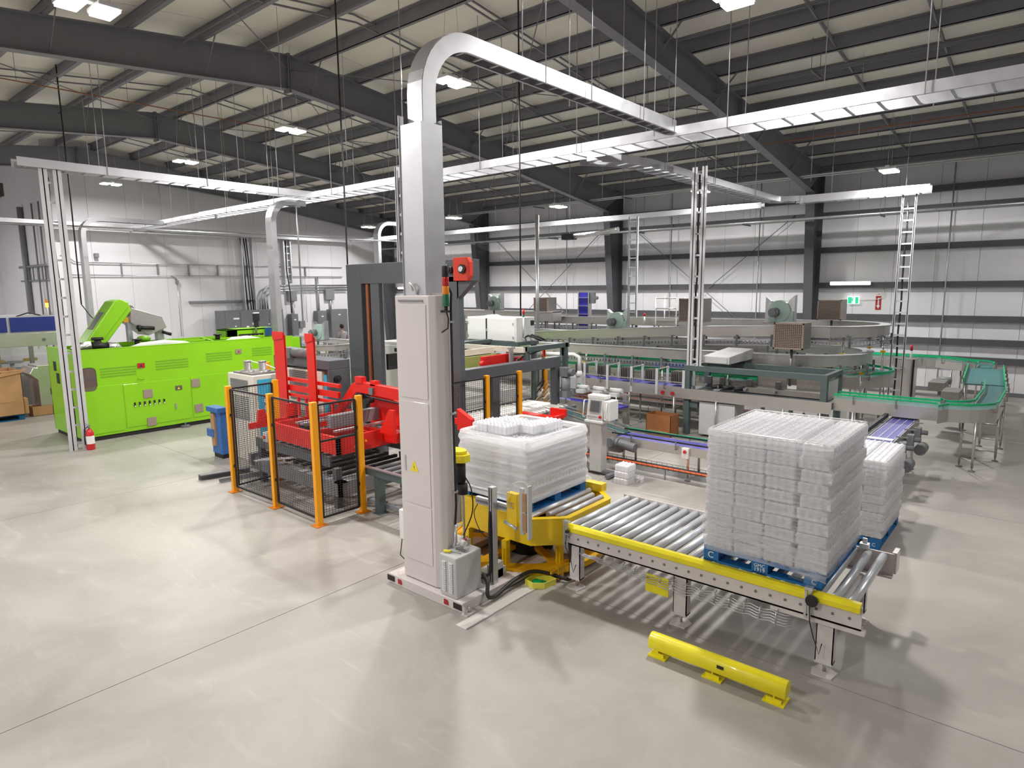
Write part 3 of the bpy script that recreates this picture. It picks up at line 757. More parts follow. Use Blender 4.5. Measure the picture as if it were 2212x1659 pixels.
# stack light
sl = thing('stack_light', 'red, amber and green stack light with black cap on the cream mast', 'signal light', (4.58, my0-.05, 3.02))
x, y, z = 4.56, my0-.06, 3.12
MB().box(x-.02, y-.03, z-.06, x+.02, y+.06, z-.04).cyl((x, y, z-.04), (x, y, z), .018, 10).build('mount', 'black', sl)
for nm, mm, za, zb, r in (('green_section', 'lgreen', z, z+.12, .034), ('amber_section', 'lamb', z+.12, z+.20, .034), ('red_section', 'lred', z+.20, z+.29, .034), ('cap', 'black', z+.29, z+.40, .034)):
    MB().cyl((x, y, za), (x, y, zb), r, 16).build(nm, mm, sl, .003)
MB().tube([(x, y, z-.05), (x+.03, y, z-.12), (x+.03, y+.01, z-.22), (x-.03, y+.04, z-.26)], .008, 6).build('lead', 'cable', sl)
# grey louvred cabinet
gc = thing('power_cabinet', 'small light grey louvred cabinet beside the mast foot', 'cabinet', (4.56, 4.70, .11))
gx0, gx1, gy0, gy1, gz = 4.42, 4.80, 4.52, 4.77, .56
MB().box(gx0, gy0, .11, gx1, gy1, gz).build('body', 'cabgrey', gc, .015)
for c in range(2):
    for k in range(14):
        z = .17+k*.024; yy = gy0+.05+c*.10
        lv = MB().prism([(gx0-.014, z), (gx0, z+.004), (gx0, z+.016)], 'y', yy, yy+.055).build('louvre', 'cabgrey', gc); MB().box(gx0-.002, yy, z-.006, gx0, yy+.055, z).build('slot', 'dark', lv)
# tools on it
sd = thing('screwdriver', 'yellow-handled screwdriver lying on the small grey louvred cabinet', 'tool', (4.52, 4.66, gz))
MB().tube([(4.46, 4.74, gz+.02), (4.49, 4.66, gz+.02)], .014, 10).build('handle', 'yellow2', sd)
MB().tube([(4.49, 4.66, gz+.018), (4.53, 4.55, gz+.012)], [.007, .003], 6).build('shaft', 'dimgrey', sd)
tp = thing('tape_dispenser', 'white tape roll with magenta edge on the small grey cabinet', 'tool', (4.70, 4.68, gz))
MB().tube([(4.70, 4.72, gz+.035), (4.70, 4.66, gz+.035)], .035, 14).build('roll', 'paper', tp)
MB().tube([(4.74, 4.735, gz+.04), (4.78, 4.72, gz+.05)], .012, 6).build('edge_wrap', 'pinkred', tp)
pz = thing('utility_knife', 'grey metal utility knife on the back edge of the small grey cabinet', 'tool', (4.62, 4.62, gz))
MB().tube([(4.60, 4.70, gz+.012), (4.62, 4.64, gz+.014), (4.60, 4.56, gz+.012)], [.010, .014, .012], 8).build('grip', 'midgrey', pz)
MB().box(4.595, 4.55, gz+.006, 4.605, 4.57, gz+.018).build('blade', 'zinc', pz)
# film carriage with yellow hood, behind mast
fc = thing('film_carriage', 'film carriage with a faceted yellow hood on a black motor behind the mast', 'machine', (5.02, 5.2, 0))
ox, oy = 5.06, 5.14
p8 = [(ox+.13*math.cos(math.radians(a))*1.0, oy+.20*math.sin(math.radians(a))) for a in range(22, 382, 45)]
m = MB(); m.prism(p8, 'z', 1.36, 1.45); q8 = [(ox+(a-ox)*.8, oy+(b-oy)*.8) for a, b in p8]; m.prism(q8, 'z', 1.45, 1.49)
m.build('hood', 'yellow2', fc, .01)
MB().cyl((ox, oy-.05, 1.12), (ox, oy-.05, 1.36), .075, 14).build('motor', 'black', fc)
MB().cyl((ox+.01, oy-.09, .98), (ox+.01, oy-.09, 1.10), .06, 12).build('gearbox', 'dark', fc)
MB().box(ox-.06, oy-.02, .62, ox+.06, oy+.12, 1.3).build('film_spool_plate', 'cabgrey', fc)
MB().cyl((ox-.03, oy+.02, .35), (ox-.03, oy+.02, 1.15), .012, 8).cyl((ox+.06, oy-.05, .35), (ox+.06, oy-.05, 1.1), .014, 8).build('guide_rod', 'galv', fc)
MB().box(mx1+.05, 5.02, .35, ox+.1, 5.28, .42).build('carriage_foot', 'cabgrey', fc)
MB().tube(sm([(ox, oy-.15, 1.18), (ox+.14, oy-.1, 1.0), (ox+.1, oy-.15, .75), (ox-.02, oy-.12, .5)]), .008, 6).build('lead', 'cable', fc)
# ================================================================ clamp-and-cut stand
cs = thing('clamp_stand', 'aluminium profile stand with yellow bracket and vertical clamp jaw before the turntable', 'machine', (4.98, 4.5, .1))
cx_, cyy = 4.98, 4.51
MB().box(cx_-.035, cyy-.035, .10, cx_+.035, cyy+.035, 1.19).build('upright', 'alu', cs, .003)
for s in (-.016, .016): MB().box(cx_-.038, cyy+s-.004, .12, cx_-.035, cyy+s+.004, 1.18).build('profile_slot', 'dark', cs)
MB().box(cx_-.04, cyy+.035, .05, cx_+.25, cyy+.22, .20).box(cx_+.0, cyy+.035, .04, cx_+.2, cyy+.1, .28).build('foot_bracket', 'cabgrey', cs, .004)
MB().box(cx_+.036, 4.22, .935, cx_+.08, 4.80, 1.015).build('cross_arm', 'alu', cs, .003)
MB().box(cx_+.03, 4.24, .96, cx_+.036, 4.79, .985).build('arm_slot', 'dimgrey', cs)
MB().box(cx_+.02, 4.19, .80, cx_+.09, 4.33, 1.16).box(cx_+.05, 4.10, .80, cx_+.09, 4.30, .86).build('yellow_bracket', 'yellow', cs, .006)
MB().box(cx_+.02, 4.10, .74, cx_+.05, 4.15, 1.24).build('clamp_rail', 'alu', cs)
MB().box(cx_-.0, 4.05, .78, cx_+.02, 4.10, .98).box(cx_-.0, 4.05, 1.0, cx_+.02, 4.10, 1.2).build('rubber_jaw', 'wood', cs)
MB().box(cx_-.02, 4.00, .72, cx_+.04, 4.02, 1.29).build('clamp_plate', 'cabgrey', cs)
MB().tube([(cx_+.02, 4.36, .83), (cx_+.02, 4.19, .79)], .02, 10).build('air_cylinder', 'chrome', cs)
for k in range(4): MB().tube([(cx_+.02, 4.30-.022*k, 1.05), (cx_-.01, 4.30-.022*k, 1.07), (cx_-.01, 4.30-.022*k, 1.01), (cx_+.02, 4.30-.022*k, 1.0)], .005, 5).build('air_fitting', 'signw', cs)
MB().tube(sm([(cx_-.03, cyy+.01, .92), (cx_-.055, cyy-.0, .7), (cx_-.05, cyy, .3), (cx_-.07, cyy+.03, .2), (cx_-.14, cyy+.1, .17), (cx_-.2, cyy+.16, .2)]), .017, 8).build('cable_hose', 'cable', cs)
MB().tube(sm([(cx_+.05, 4.78, .93), (cx_+.0, 4.79, .82), (cx_+.02, 4.7, .62), (cx_+.12, 4.6, .52)]), .005, 6).build('thin_hose', 'cable', cs)
MB().tube(sm([(cx_+.0, 4.30, 1.07), (cx_-.04, 4.2, 1.28), (cx_+.0, 4.08, 1.32), (cx_+.03, 4.02, 1.26)]), .004, 6).build('air_line', 'signw', cs)
# black supply hose on floor
tag(MB().tube(sm([(4.82, 4.52, .25), (4.78, 4.42, .2), (4.72, 4.36, .09), (4.85, 4.36, .05), (5.2, 4.38, .10), (5.45, 4.32, .12), (5.62, 4.12, .06), (5.66, 3.98, .05), (5.63, 3.93, .2), (5.60, 3.93, .5)]), .022, 8).build('supply_hose', 'cable'),
    'thick black hose running along the mast base to the front roller conveyor', 'hose')
cpath = thing('clear_floor_strip', 'pale clear floor strip edging the mast base', 'floor strip', (5.0, 4.25, 0))
MB().box(4.2, 4.18, .0, 5.35, 4.32, .004).build('strip', 'strip', cpath); MB().box(4.2, 4.17, 0, 5.35, 4.18, .01).build('edge', 'zinc', cpath)
# yellow plastic tub
ty = thing('plastic_tub', 'pale yellow cut-open plastic tub with green caps on the floor', 'tub', (5.4, 4.2, 0))
tx, tyy = 5.42, 4.24
out = [(tx-.10, tyy+.10), (tx-.13, tyy-.03), (tx-.05, tyy-.13), (tx+.12, tyy-.16), (tx+.15, tyy-.02), (tx+.08, tyy+.1)]
m = MB(); m.ribbon(out, -.004, .004, 0, .07, True); m.prism(out, 'z', 0, .006); m.build('tub', 'tray', ty)
MB().box(tx-.05, tyy-.04, .006, tx+.03, tyy+.05, .045).box(tx+.02, tyy-.07, .006, tx+.07, tyy-.0, .03).build('green_caps', 'greenplastic', ty)

# ================================================================ mesh guard fence
def post(t, x, y, h=1.77, s=.045):
    p = MB().box(x-s, y-s*.8, 0, x+s, y+s*.8, h).build('post', 'post', t, .006)
    MB().box(x-.09, y-.08, 0, x+.09, y+.08, .012).build('base_plate', 'postd', p)
    return p
def panel(t, a, b, z0=.10, z1=1.72, mid=None):
    ax, ay = a; bx, by = b; d = Vector((bx-ax, by-ay, 0)); L = d.length; d.normalize(); n = Vector((-d.y, d.x, 0))
    P0 = Vector((ax, ay, 0))+d*.07; P1 = Vector((bx, by, 0))-d*.07
    m = MB()
    for z in (z0, z1)+((mid,) if mid else ()): m.bar(P0+Vector((0, 0, z)), P1+Vector((0, 0, z)), .02, .028)
    for p in (P0, P1): m.bar(p+Vector((0, 0, z0)), p+Vector((0, 0, z1)), .03, .02, n)
    fr = m.build('mesh_panel_frame', 'black', t)
    m = MB(); W = (P1-P0).length; k = int(W/.05)
    for i in range(1, k):
        p = P0+d*(W*i/k); m.bar(p+Vector((0, 0, z0)), p+Vector((0, 0, z1)), .0035, .0035, n)
    q = int((z1-z0)/.035)
    for i in range(1, q):
        z = z0+(z1-z0)*i/q; m.bar(P0+Vector((0, 0, z)), P1+Vector((0, 0, z)), .0035, .0035)
    g = m.build('wire_mesh', 'wire', fr, stuff=True)
    for p, s in ((P0, -1), (P1, 1)):
        for z in (.45, 1.3): MB().box(p.x+d.x*.03*s-.02, p.y+d.y*.03*s-.02, z-.02, p.x+d.x*.03*s+.02, p.y+d.y*.03*s+.02, z+.02).build('clip', 'black', fr)
FP = [(5.80, 10.28), (4.94, 10.22), (4.95, 8.95), (4.92, 7.76), (5.66, 7.74)]
fe = thing('safety_fence', 'amber-post mesh safety fence left of the cream mast around the red machine', 'fence', (5.0, 9.0, 0), 'amber safety fences')
for p in FP: post(fe, *p)
for a, b in zip(FP[:-1], FP[1:]): panel(fe, a, b, mid=(1.2 if b == FP[-1] else None))
FQ = [(7.45, 7.72), (8.37, 7.68), (9.2, 7.62)]
f2 = thing('safety_fence', 'amber-post mesh safety fence right of the cream mast behind the half-height load', 'fence', (8.37, 7.7, 0), 'amber safety fences')
for p in FQ[1:]: post(f2, *p)
for a, b in zip(FQ[:-1], FQ[1:]): panel(f2, a, b, z0=.12)
f3 = thing('safety_fence', 'far amber-framed mesh fence seen through the dark palletizer frame', 'fence', (12.4, 10.5, 0), 'amber safety fences')
for p in ((11.3, 10.2), (12.6, 9.6)): post(f3, *p)
panel(f3, (11.3, 10.2), (12.6, 9.6))
post(f3, 9.4, 12.2); post(f3, 7.2, 13.0)
# ================================================================ red pallet dispenser
rd = thing('pallet_dispenser', 'red pallet dispenser with two tall uprights and lifting forks inside the fence', 'machine', (6.3, 9.5, 0))
for (ya, yb, x) in ((10.58, 10.92, 6.2), (9.65, 9.87, 6.2)):
    m = MB().box(x-.01, ya, .45, x+.01, yb, 2.53).box(x, ya, .45, x+.03, ya+.015, 2.50).box(x, yb-.015, .45, x+.03, yb, 2.50)
    u = m.build('upright', 'red', rd)
    MB().prism([(yb, 2.40), (yb+.01, 2.56), (ya-.01, 2.56), (ya, 2.44)], 'x', x-.03, x-.012).build('top_flare', 'red', u)
MB().bar((6.28, 10.9, 1.55), (6.28, 9.1, 1.55), .05, .10).bar((6.30, 10.9, 1.70), (6.30, 9.1, 1.70), .05, .06).bar((6.28, 10.9, 1.42), (6.28, 9.1, 1.42), .05, .05).build('carriage_beam', 'red', rd)
for y in (10.35, 10.1, 9.3): MB().box(6.26, y-.02, 1.05, 6.30, y+.02, 1.42).build('carriage_hanger', 'red', rd)
# lower chassis box frame
MB().box(5.45, 8.0, 1.0-.14, 5.5, 9.85, 1.13).build('fork_frame', 'red', rd)
MB().box(5.45, 8.0, .86, 7.7, 8.05, 1.12).build('fork_frame', 'red', rd)
MB().box(5.45, 9.8, .9, 7.0, 9.85, 1.13).build('fork_frame', 'red', rd)
MB().box(5.5, 8.9, .92, 6.6, 8.95, 1.08).build('fork_frame', 'red', rd)
MB().box(6.3, 7.72, .92, 6.42, 8.0, 1.08).build('push_arm', 'red', rd, .006)
for (y, z) in ((8.003, 1.0), (8.003, .94)): MB().cyl((5.75+.2*(z > .95), 7.985, z), (5.75+.2*(z > .95), 8.0, z), .02, 8).build('bolt', 'yellowd', rd)
for (y0, x0_, x1_) in ((8.3, 5.6, 6.6), (9.2, 5.6, 6.3), (9.35, 5.6, 6.3)):
    MB().bar((x0_, y0, 1.16), (x1_, y0, 1.16), .05, .03).build('slide_rail', 'alu', rd)
MB().box(5.7, 8.5, 1.16, 6.7, 8.62, 1.36).build('grey_guard_plate', 'midgrey', rd)
MB().box(5.62, 9.1, 1.0, 5.78, 9.3, 1.14).cyl((5.58, 9.2, 1.02), (5.7, 9.2, 1.02), .06, 10).build('drive_unit', 'dark', rd)
# small red forks at left
MB().box(5.2, 10.1, 1.02, 6.1, 10.15, 1.12).prism([(5.35, 1.12), (5.55, 1.12), (5.48, 1.32), (5.38, 1.32)], 'y', 10.1, 10.15).box(5.9, 10.1, 1.1, 6.1, 10.15, 1.35).build('left_fork', 'red', rd)
# grey lower chassis with chains
g = MB().box(5.45, 8.0, .22, 5.5, 10.6, .42).box(5.45, 8.0, .42, 5.6, 10.6, .44).box(5.45, 8.0, .22, 6.9, 8.05, .42).box(5.45, 8.0, .42, 6.9, 8.15, .44).box(5.4, 10.5, .3, 7.0, 10.6, .5)
g.build('lower_chassis', 'midgrey', rd)
for k in range(10):
    MB().bar((5.55, 8.2+k*.24, .50), (6.9, 8.2+k*.24, .50), .06, .05).build('chain_bar', 'dark', rd)
for k in range(9):
    MB().cyl((5.55, 8.5+k*.22, .72), (6.9, 8.5+k*.22, .72), .03, 8).build('dark_roller', 'grey', rd)
MB().box(5.5, 8.3, .62, 5.53, 10.5, .78).box(6.9, 8.3, .62, 6.93, 10.5, .8).build('roller_rail', 'grey', rd)
for (x, y) in ((5.55, 8.2), (5.55, 10.4), (6.85, 8.2), (6.85, 10.4)):
    MB().box(x-.05, y-.05, 0, x+.05, y+.05, .62).build('leg', 'grey', rd)
MB().bar((5.3, 9.9, .52), (5.9, 9.0, .62), .12, .012).bar((5.2, 10.0, .5), (5.5, 10.0, .5), .1, .01).build('pale_step_plate', 'cabgrey', rd)
eb = MB().box(5.38, 9.9, .80, 5.46, 10.02, .96).build('switch_box', 'cabwhite', rd)
MB().cyl((5.37, 9.96, .88), (5.35, 9.96, .88), .03, 10).build('red_knob', 'lred', eb)
# grey chain conveyor stub to wrapper, right of fence
g = MB().bar((5.75, 7.75, .62), (5.75, 6.1, .62), .05, .10).bar((6.95, 7.75, .62), (6.95, 6.1, .62), .05, .10).bar((5.75, 7.6, .6), (6.95, 7.6, .6), .05, .05).bar((5.75, 6.9, .6), (6.95, 6.9, .6), .05, .05)
cc = thing('chain_conveyor', 'dark grey chain conveyor between the red dispenser and the turntable', 'conveyor', (6.3, 6.9, 0))
g.build('frame', 'greygreen', cc)
MB().bar((5.72, 7.8, .70), (5.72, 6.1, .70), .04, .015).bar((6.98, 7.8, .70), (6.98, 6.1, .70), .04, .015).build('wear_strip', 'zinc', cc)
for (x, y) in ((5.8, 7.5), (6.9, 7.5), (5.8, 6.35), (6.9, 6.35)):
    MB().box(x-.06, y-.05, 0.012, x+.06, y+.05, .56).box(x-.09, y-.08, 0, x+.09, y+.08, .012).build('leg', 'greygreen', cc)
for k in range(8): MB().cyl((5.8, 6.2+k*.2, .66), (6.9, 6.2+k*.2, .66), .025, 8).build('roller', 'midgrey', cc)
# lower rails toward turntable
MB().bar((5.9, 7.9, .10), (5.9, 6.3, .10), .08, .06).bar((6.7, 7.9, .10), (6.7, 6.3, .10), .08, .06).build('floor_rail', 'midgrey', cc)
# grey cabinet unit behind red uprights
gu = thing('dispenser_cabinet', 'slate grey cabinet with louvred ivory door and geared motor behind the red uprights', 'cabinet', (6.9, 10.9, 0))
MB().box(6.75, 10.05, 1.85, 7.2, 11.95, 2.02).box(6.75, 10.05, .0, 7.2, 10.12, 1.85).box(6.75, 11.85, .0, 7.2, 11.95, 1.85).build('body', 'grey', gu, .01)
MB().cyl((6.9, 10.04, 1.68), (6.9, 10.0, 1.68), .07, 14).cyl((6.9, 10.02, 1.68), (6.9, 9.97, 1.68), .03, 10).build('bearing', 'black', gu)
c2 = MB().box(6.78, 10.35, .0, 7.15, 11.55, 1.80).build('inner_cabinet', 'chill', gu, .01)
for k in range(17): MB().prism([(6.765, 1.20+k*.034), (6.78, 1.205+k*.034), (6.78, 1.222+k*.034)], 'y', 10.55, 11.45).build('louvre', 'dimgrey', c2)
for k in range(9):
    MB().box(6.77, 10.5, .66+k*.04, 6.78, 11.4, .68+k*.04).build('grille_slat', 'dimgrey', c2)
MB().box(6.76, 10.16, .5, 6.775, 10.26, 1.75).build('cyan_label', 'cyan', gu)
MB().cyl((6.75, 11.25, 2.12), (6.75, 10.75, 2.12), .09, 14).cyl((6.75, 10.75, 2.12), (6.75, 10.62, 2.12), .10, 14).box(6.66, 11.2, 2.0, 6.86, 11.5, 2.2).build('geared_motor', 'dimgrey', gu)
# ================================================================ dark gantry (palletizer tower)
gt = thing('palletizer_gantry', 'tall slate grey palletizer gantry with red end bracket behind the cream mast', 'machine', (7.8, 9.2, 0))
MB().box(7.8, 10.42, .02, 7.95, 10.88, 3.78).build('left_column', 'grey', gt, .01)
MB().box(7.8, 9.88, .02, 7.9, 10.14, 3.40).build('left_column', 'grey', gt, .01)
MB().box(7.92, 10.14, .02, 7.95, 10.42, 3.45).build('chain_channel', 'dark', gt)
MB().box(7.84, 10.26, .2, 7.88, 10.33, 3.45).build('lift_rail', 'rust', gt)
MB().box(7.8, 7.76, .02, 7.92, 8.0, 3.5).build('right_column', 'grey', gt, .01)
MB().box(7.8, 7.60, 3.40, 8.15, 10.42, 3.78).build('top_beam', 'grey', gt, .01)
MB().prism([(7.80, 3.12), (7.80, 3.42), (7.42, 3.42)], 'x', 7.8, 7.92).build('gusset', 'grey', gt)
rb = MB().prism([(7.80, 3.42), (7.48, 3.42), (7.42, 3.5), (7.42, 3.72), (7.48, 3.8), (7.80, 3.8)], 'x', 7.72, 7.80).build('end_bracket', 'orangered', gt, .005)
MB().tube([(7.72, 7.58, 3.61), (7.68, 7.58, 3.61)], .075, 18).build('end_bearing_housing', 'black', rb)
MB().tube([(7.68, 7.58, 3.61), (7.66, 7.58, 3.61)], .045, 16).build('shaft_end', 'chrome', rb)
MB().cyl((7.8, 7.93, 3.6), (7.74, 7.93, 3.6), .06, 14).cyl((7.76, 7.93, 3.6), (7.72, 7.93, 3.6), .03, 10).build('flange_bearing', 'black', gt)
for (dy, dz) in ((.09, .09), (-.09, .09), (.09, -.09), (-.09, -.09)): MB().cyl((7.8, 7.93+dy, 3.6+dz), (7.78, 7.93+dy, 3.6+dz), .012, 6).build('bolt', 'galv', gt)
# red lift carriage on the gantry
lc = thing('lift_carriage', 'bent red lift carriage arm hanging from the dark gantry', 'machine', (7.2, 9.4, 1.2))
pf = [(9.62, 1.04), (9.50, 1.04), (8.80, 1.62), (7.5, 1.58), (7.5, 1.76), (8.70, 1.80), (8.90, 1.76)]
MB().prism(pf, 'x', 6.4, 6.5).build('bent_arm', 'red', lc, .006)
MB().prism([(7.5, 1.10), (8.75, 1.08), (8.72, 1.56), (8.2, 1.55), (7.5, 1.38)], 'x', 6.62, 6.65).build('web_plate', 'red', lc)
MB().bar((6.5, 8.8, 1.55), (6.5, 7.5, 1.50), .03, .02).bar((6.66, 8.7, 1.46), (6.66, 7.5, 1.3), .03, .03).build('guide_rail', 'dark', lc)
MB().cyl((6.38, 8.72, 1.56), (6.5, 8.72, 1.56), .06, 12).cyl((6.38, 8.5, 1.50), (6.5, 8.5, 1.50), .045, 12).build('pulley', 'dark', lc)
MB().box(6.4, 8.30, 1.76, 6.5, 8.42, 1.84).box(6.38, 8.62, 1.78, 6.48, 8.80, 1.88).build('clamp_block', 'red', lc)
MB().box(6.36, 8.32, 1.62, 6.4, 8.42, 1.73).build('sensor', 'dimgrey', lc)
MB().box(6.4, 7.5, 1.0, 6.45, 9.0, 1.06).box(6.5, 7.5, .92, 6.9, 8.9, .95).build('lower_plate', 'red', lc)
MB().prism([(7.5, 1.12), (7.85, 1.12), (7.6, 1.5), (7.5, 1.5)], 'x', 6.1, 6.15).build('strut', 'red', lc)
MB().bar((6.4, 9.0, 1.10), (6.4, 7.5, 1.10), .03, .03).build('pale_edge_rail', 'zinc', lc)
MB().box(6.5, 7.5, 1.10, 6.62, 7.6, 1.5).build('arm_link', 'red', lc)
rs = MB().prism([(6.38, 1.30), (6.55, 1.22), (6.66, 1.24), (6.66, 1.55), (6.55, 1.50), (6.38, 1.42)], 'x', 6.6, 6.68).build('red_shoe', 'red', lc)
MB().bar((6.66, 6.6, 1.35), (6.66, 7.55, 1.35), .05, .08).build('shoe_arm', 'red', lc)
# ================================================================ pale box behind tower
pb = thing('gantry_cabinet', 'plain pale cabinet standing inside the dark gantry', 'cabinet', (9.6, 11.2, 0))
MB().box(9.3, 10.6, 0, 9.9, 11.75, 2.14).build('body', 'cabgrey', pb, .02)
MB().box(9.29, 10.65, .2, 9.30, 11.7, 2.05).build('door', 'cabgrey', pb, .004)
# ================================================================ infeed frame with beam
inf = thing('infeed_frame', 'slate grey layer infeed frame with long beam over the white rollers', 'machine', (9.8, 8.3, 0))
MB().box(8.3, 8.1, 1.62, 11.2, 8.3, 1.84).build('near_beam', 'grey', inf, .01)
MB().box(8.3, 10.3, 1.68, 11.2, 10.36, 2.0).build('far_beam', 'dark', inf)
MB().box(11.0, 8.1, .55, 11.14, 8.25, 1.62).box(9.0, 8.1, .3, 9.2, 8.3, 1.62).build('post', 'grey', inf, .006)
for s, x in ((0, 10.15), (1, 11.4)):
    MB().box(x-.05, 8.15, 1.84, x+.05, 8.25, 2.12).build('upper_post', 'greygreen', inf)
MB().box(10.1, 8.1, 2.02, 11.5, 8.22, 2.12).box(8.3, 9.9, 2.06, 11.4, 10.1, 2.14).box(11.35, 8.1, 1.3, 11.45, 8.2, 2.12).build('upper_frame', 'greygreen', inf, .006)
MB().box(8.3, 9.0, 1.96, 10.1, 9.04, 2.08).box(10.05, 8.2, 2.0, 10.12, 10.3, 2.1).build('cream_beam', 'chill', inf)
MB().box(8.6, 8.95, 1.5, 10.2, 9.0, 1.94).build('green_panel', 'mgreen', inf)
for (xa, xb) in ((9.15, 9.95), (10.05, 10.5)):
    MB().box(xa, 8.5, 1.66, xb, 8.56, 1.98-(.1 if xa > 10 else 0)).build('red_pusher', 'red', inf, .008)
MB().cyl((9.12, 8.5, 1.85), (9.12, 8.42, 1.85), .06, 10).build('pusher_knuckle', 'red', inf)
MB().tube([(9.9, 8.3, 1.75), (9.95, 8.3, 1.86), (10.2, 8.3, 1.92), (10.9, 8.3, 2.02), (11.05, 8.3, 2.06)], .02, 8).build('cable_hose', 'cable', inf)
MB().box(9.82, 8.36, 1.70, 9.92, 8.4, 2.1).box(9.8, 8.34, 2.08, 9.96, 8.42, 2.12).box(10.4, 8.36, 1.8, 10.45, 8.4, 2.05).build('pale_bracket', 'alu', inf)
MB().box(10.85, 8.3, 1.85, 10.9, 8.34, 2.04).build('red_tab', 'red', inf)
# drive motor hanging
MB().box(11.05, 7.85, 1.42, 11.25, 8.05, 1.62).cyl((11.15, 7.9, 1.52), (11.15, 7.75, 1.52), .08, 14).build('gearbox', 'dimgrey', inf, .01)
MB().cyl((11.15, 7.95, 1.02), (11.15, 7.95, 1.40), .10, 16).box(11.05, 7.85, .98, 11.25, 8.05, 1.12).build('drive_motor', 'dimgrey', inf)
# white double door cabinet on top
wc = thing('electrical_cabinet', 'white double-door electrical cabinet on top of the palletizer frame', 'cabinet', (11.1, 9.9, 2.14))
MB().box(11.0, 9.18, 2.10, 11.65, 10.68, 2.64).build('body', 'cabwhite', wc, .008)
MB().box(10.985, 9.22, 2.12, 11.0, 10.04, 2.61).build('door', 'cabwhite', wc, .003)
d_ = MB().box(10.985, 10.09, 2.12, 11.0, 10.66, 2.61).build('door', 'cabwhite', wc, .003)
MB().box(10.99, 10.045, 2.12, 11.0, 10.085, 2.61).build('door_gap', 'ink', wc)
MB().box(10.965, 10.03, 2.32, 10.985, 10.06, 2.38).build('door_handle', 'galv', d_)
MB().box(11.5, 9.17, 2.45, 11.62, 9.18, 2.56).build('fan_grille', 'black', wc)
MB().prism([(9.9, 2.64), (10.35, 2.64), (10.1, 2.69)], 'x', 11.1, 11.4).build('paper_sheet', 'paper', wc)
for (x, y, z) in ((10.98, 9.26, 2.5), (10.98, 9.26, 2.2), (10.98, 10.64, 2.5), (10.98, 10.64, 2.2)): MB().box(x-.005, y-.012, z-.025, x+.005, y+.012, z+.025).build('hinge', 'galv', wc)
s2 = thing('stack_light', 'thin signal pole with red top on the white double-door cabinet', 'signal light', (11.2, 9.1, 2.3))
MB().cyl((11.2, 9.14, 2.25), (11.2, 9.14, 2.66), .018, 8).build('pole', 'cabwhite', s2); MB().cyl((11.2, 9.14, 2.66), (11.2, 9.14, 2.70), .026, 10).build('green_section', 'lgreen', s2)
MB().cyl((11.2, 9.14, 2.70), (11.2, 9.14, 2.82), .026, 10).build('red_section', 'lred', s2); MB().tube([(11.2, 9.14, 2.3), (11.16, 9.12, 2.2), (11.24, 9.12, 2.18), (11.3, 9.14, 2.12)], .008, 5).build('lead', 'cable', s2)
for (xx, yy) in ((11.3, 9.3), (11.5, 9.35)): MB().tube([(xx, yy-.14, 2.2), (xx-.05, yy-.25, 2.24), (xx, yy-.4, 2.2), (xx+.1, yy-.5, 2.13)], .022, 8).build('cable_loop', 'cable', wc)
# white cabinet stands on rear frame
MB().box(10.95, 9.1, 2.02, 11.7, 10.75, 2.10).box(11.6, 9.15, .02, 11.68, 9.25, 2.02).box(11.6, 10.6, .02, 11.68, 10.7, 2.02).build('cabinet_shelf', 'greygreen', inf)
# layer-forming roller table
rt_ = thing('roller_table', 'white roller infeed table behind the amber fence post', 'conveyor', (9.8, 8.0, 0))
me = MB().cyl((-.0, -.0, 0), (.0, 1.1, 0), .028, 10).mesh('roller', 'signw')
for k in range(22):
    inst('roller', me, rt_, (8.45+k*.125, 7.85, .80))
MB().box(8.3, 7.78, .6, 11.3, 7.84, .80).box(8.3, 8.96, .6, 11.3, 9.02, .84).build('side_frame', 'grey', rt_)
MB().box(8.4, 7.9, .68, 11.2, 8.9, .70).build('chain_deck', 'dark', rt_)
for (x, y) in ((8.5, 7.82), (9.9, 7.82), (11.1, 7.82), (8.5, 8.95), (11.1, 8.95)): MB().box(x-.05, y-.04, 0, x+.05, y+.04, .6).build('leg', 'grey', rt_)
MB().box(8.4, 9.1, .9, 10.9, 9.14, 1.1).bar((8.4, 9.5, .95), (10.6, 9.5, .95), .04, .04).build('rear_guide', 'cabwhite', rt_)
MB().box(9.6, 6.86, .92, 9.66, 7.2, 1.06).box(9.3, 6.86, .92, 9.6, 6.9, .98).box(9.4, 6.9, .86, 9.6, 7.84, .92).build('red_stop', 'red', rt_)
# second table running into the gantry
for k in range(9): MB().cyl((8.45, 9.1+k*.12, .86), (10.2, 9.1+k*.12, .86), .02, 8).build('roller', 'signw', rt_)
# ================================================================ conveyors on stainless legs
def leg_pair(t, p, d, W, z, cross=(.25,), m='stainless', foot=True):
    n = Vector((-d[1], d[0])); a = Vector(p)+n*W; b = Vector(p)-n*W
    for q in (a, b):
        l = MB().cyl((q.x, q.y, .07), (q.x, q.y, z), .022, 8).build('leg', m, t)
        MB().tube([(q.x, q.y, 0), (q.x, q.y, .012), (q.x, q.y, .03), (q.x, q.y, .08)], [.055, .055, .012, .012], 10).build('levelling_foot', 'dimgrey', l)
    for c in cross: MB().cyl((a.x, a.y, z*c), (b.x, b.y, z*c), .014, 6).build('cross_bar', m, t)
def at_len(path, s):
    for a, b in zip(path[:-1], path[1:]):
        a = Vector(a[:2]); b = Vector(b[:2]); L = (b-a).length
        if s <= L: return a+(b-a)*(s/L), (b-a).normalized()
        s -= L
    return b, (b-a).normalized()
def plen(path): return sum((Vector(a[:2])-Vector(b[:2])).length for a, b in zip(path[:-1], path[1:]))
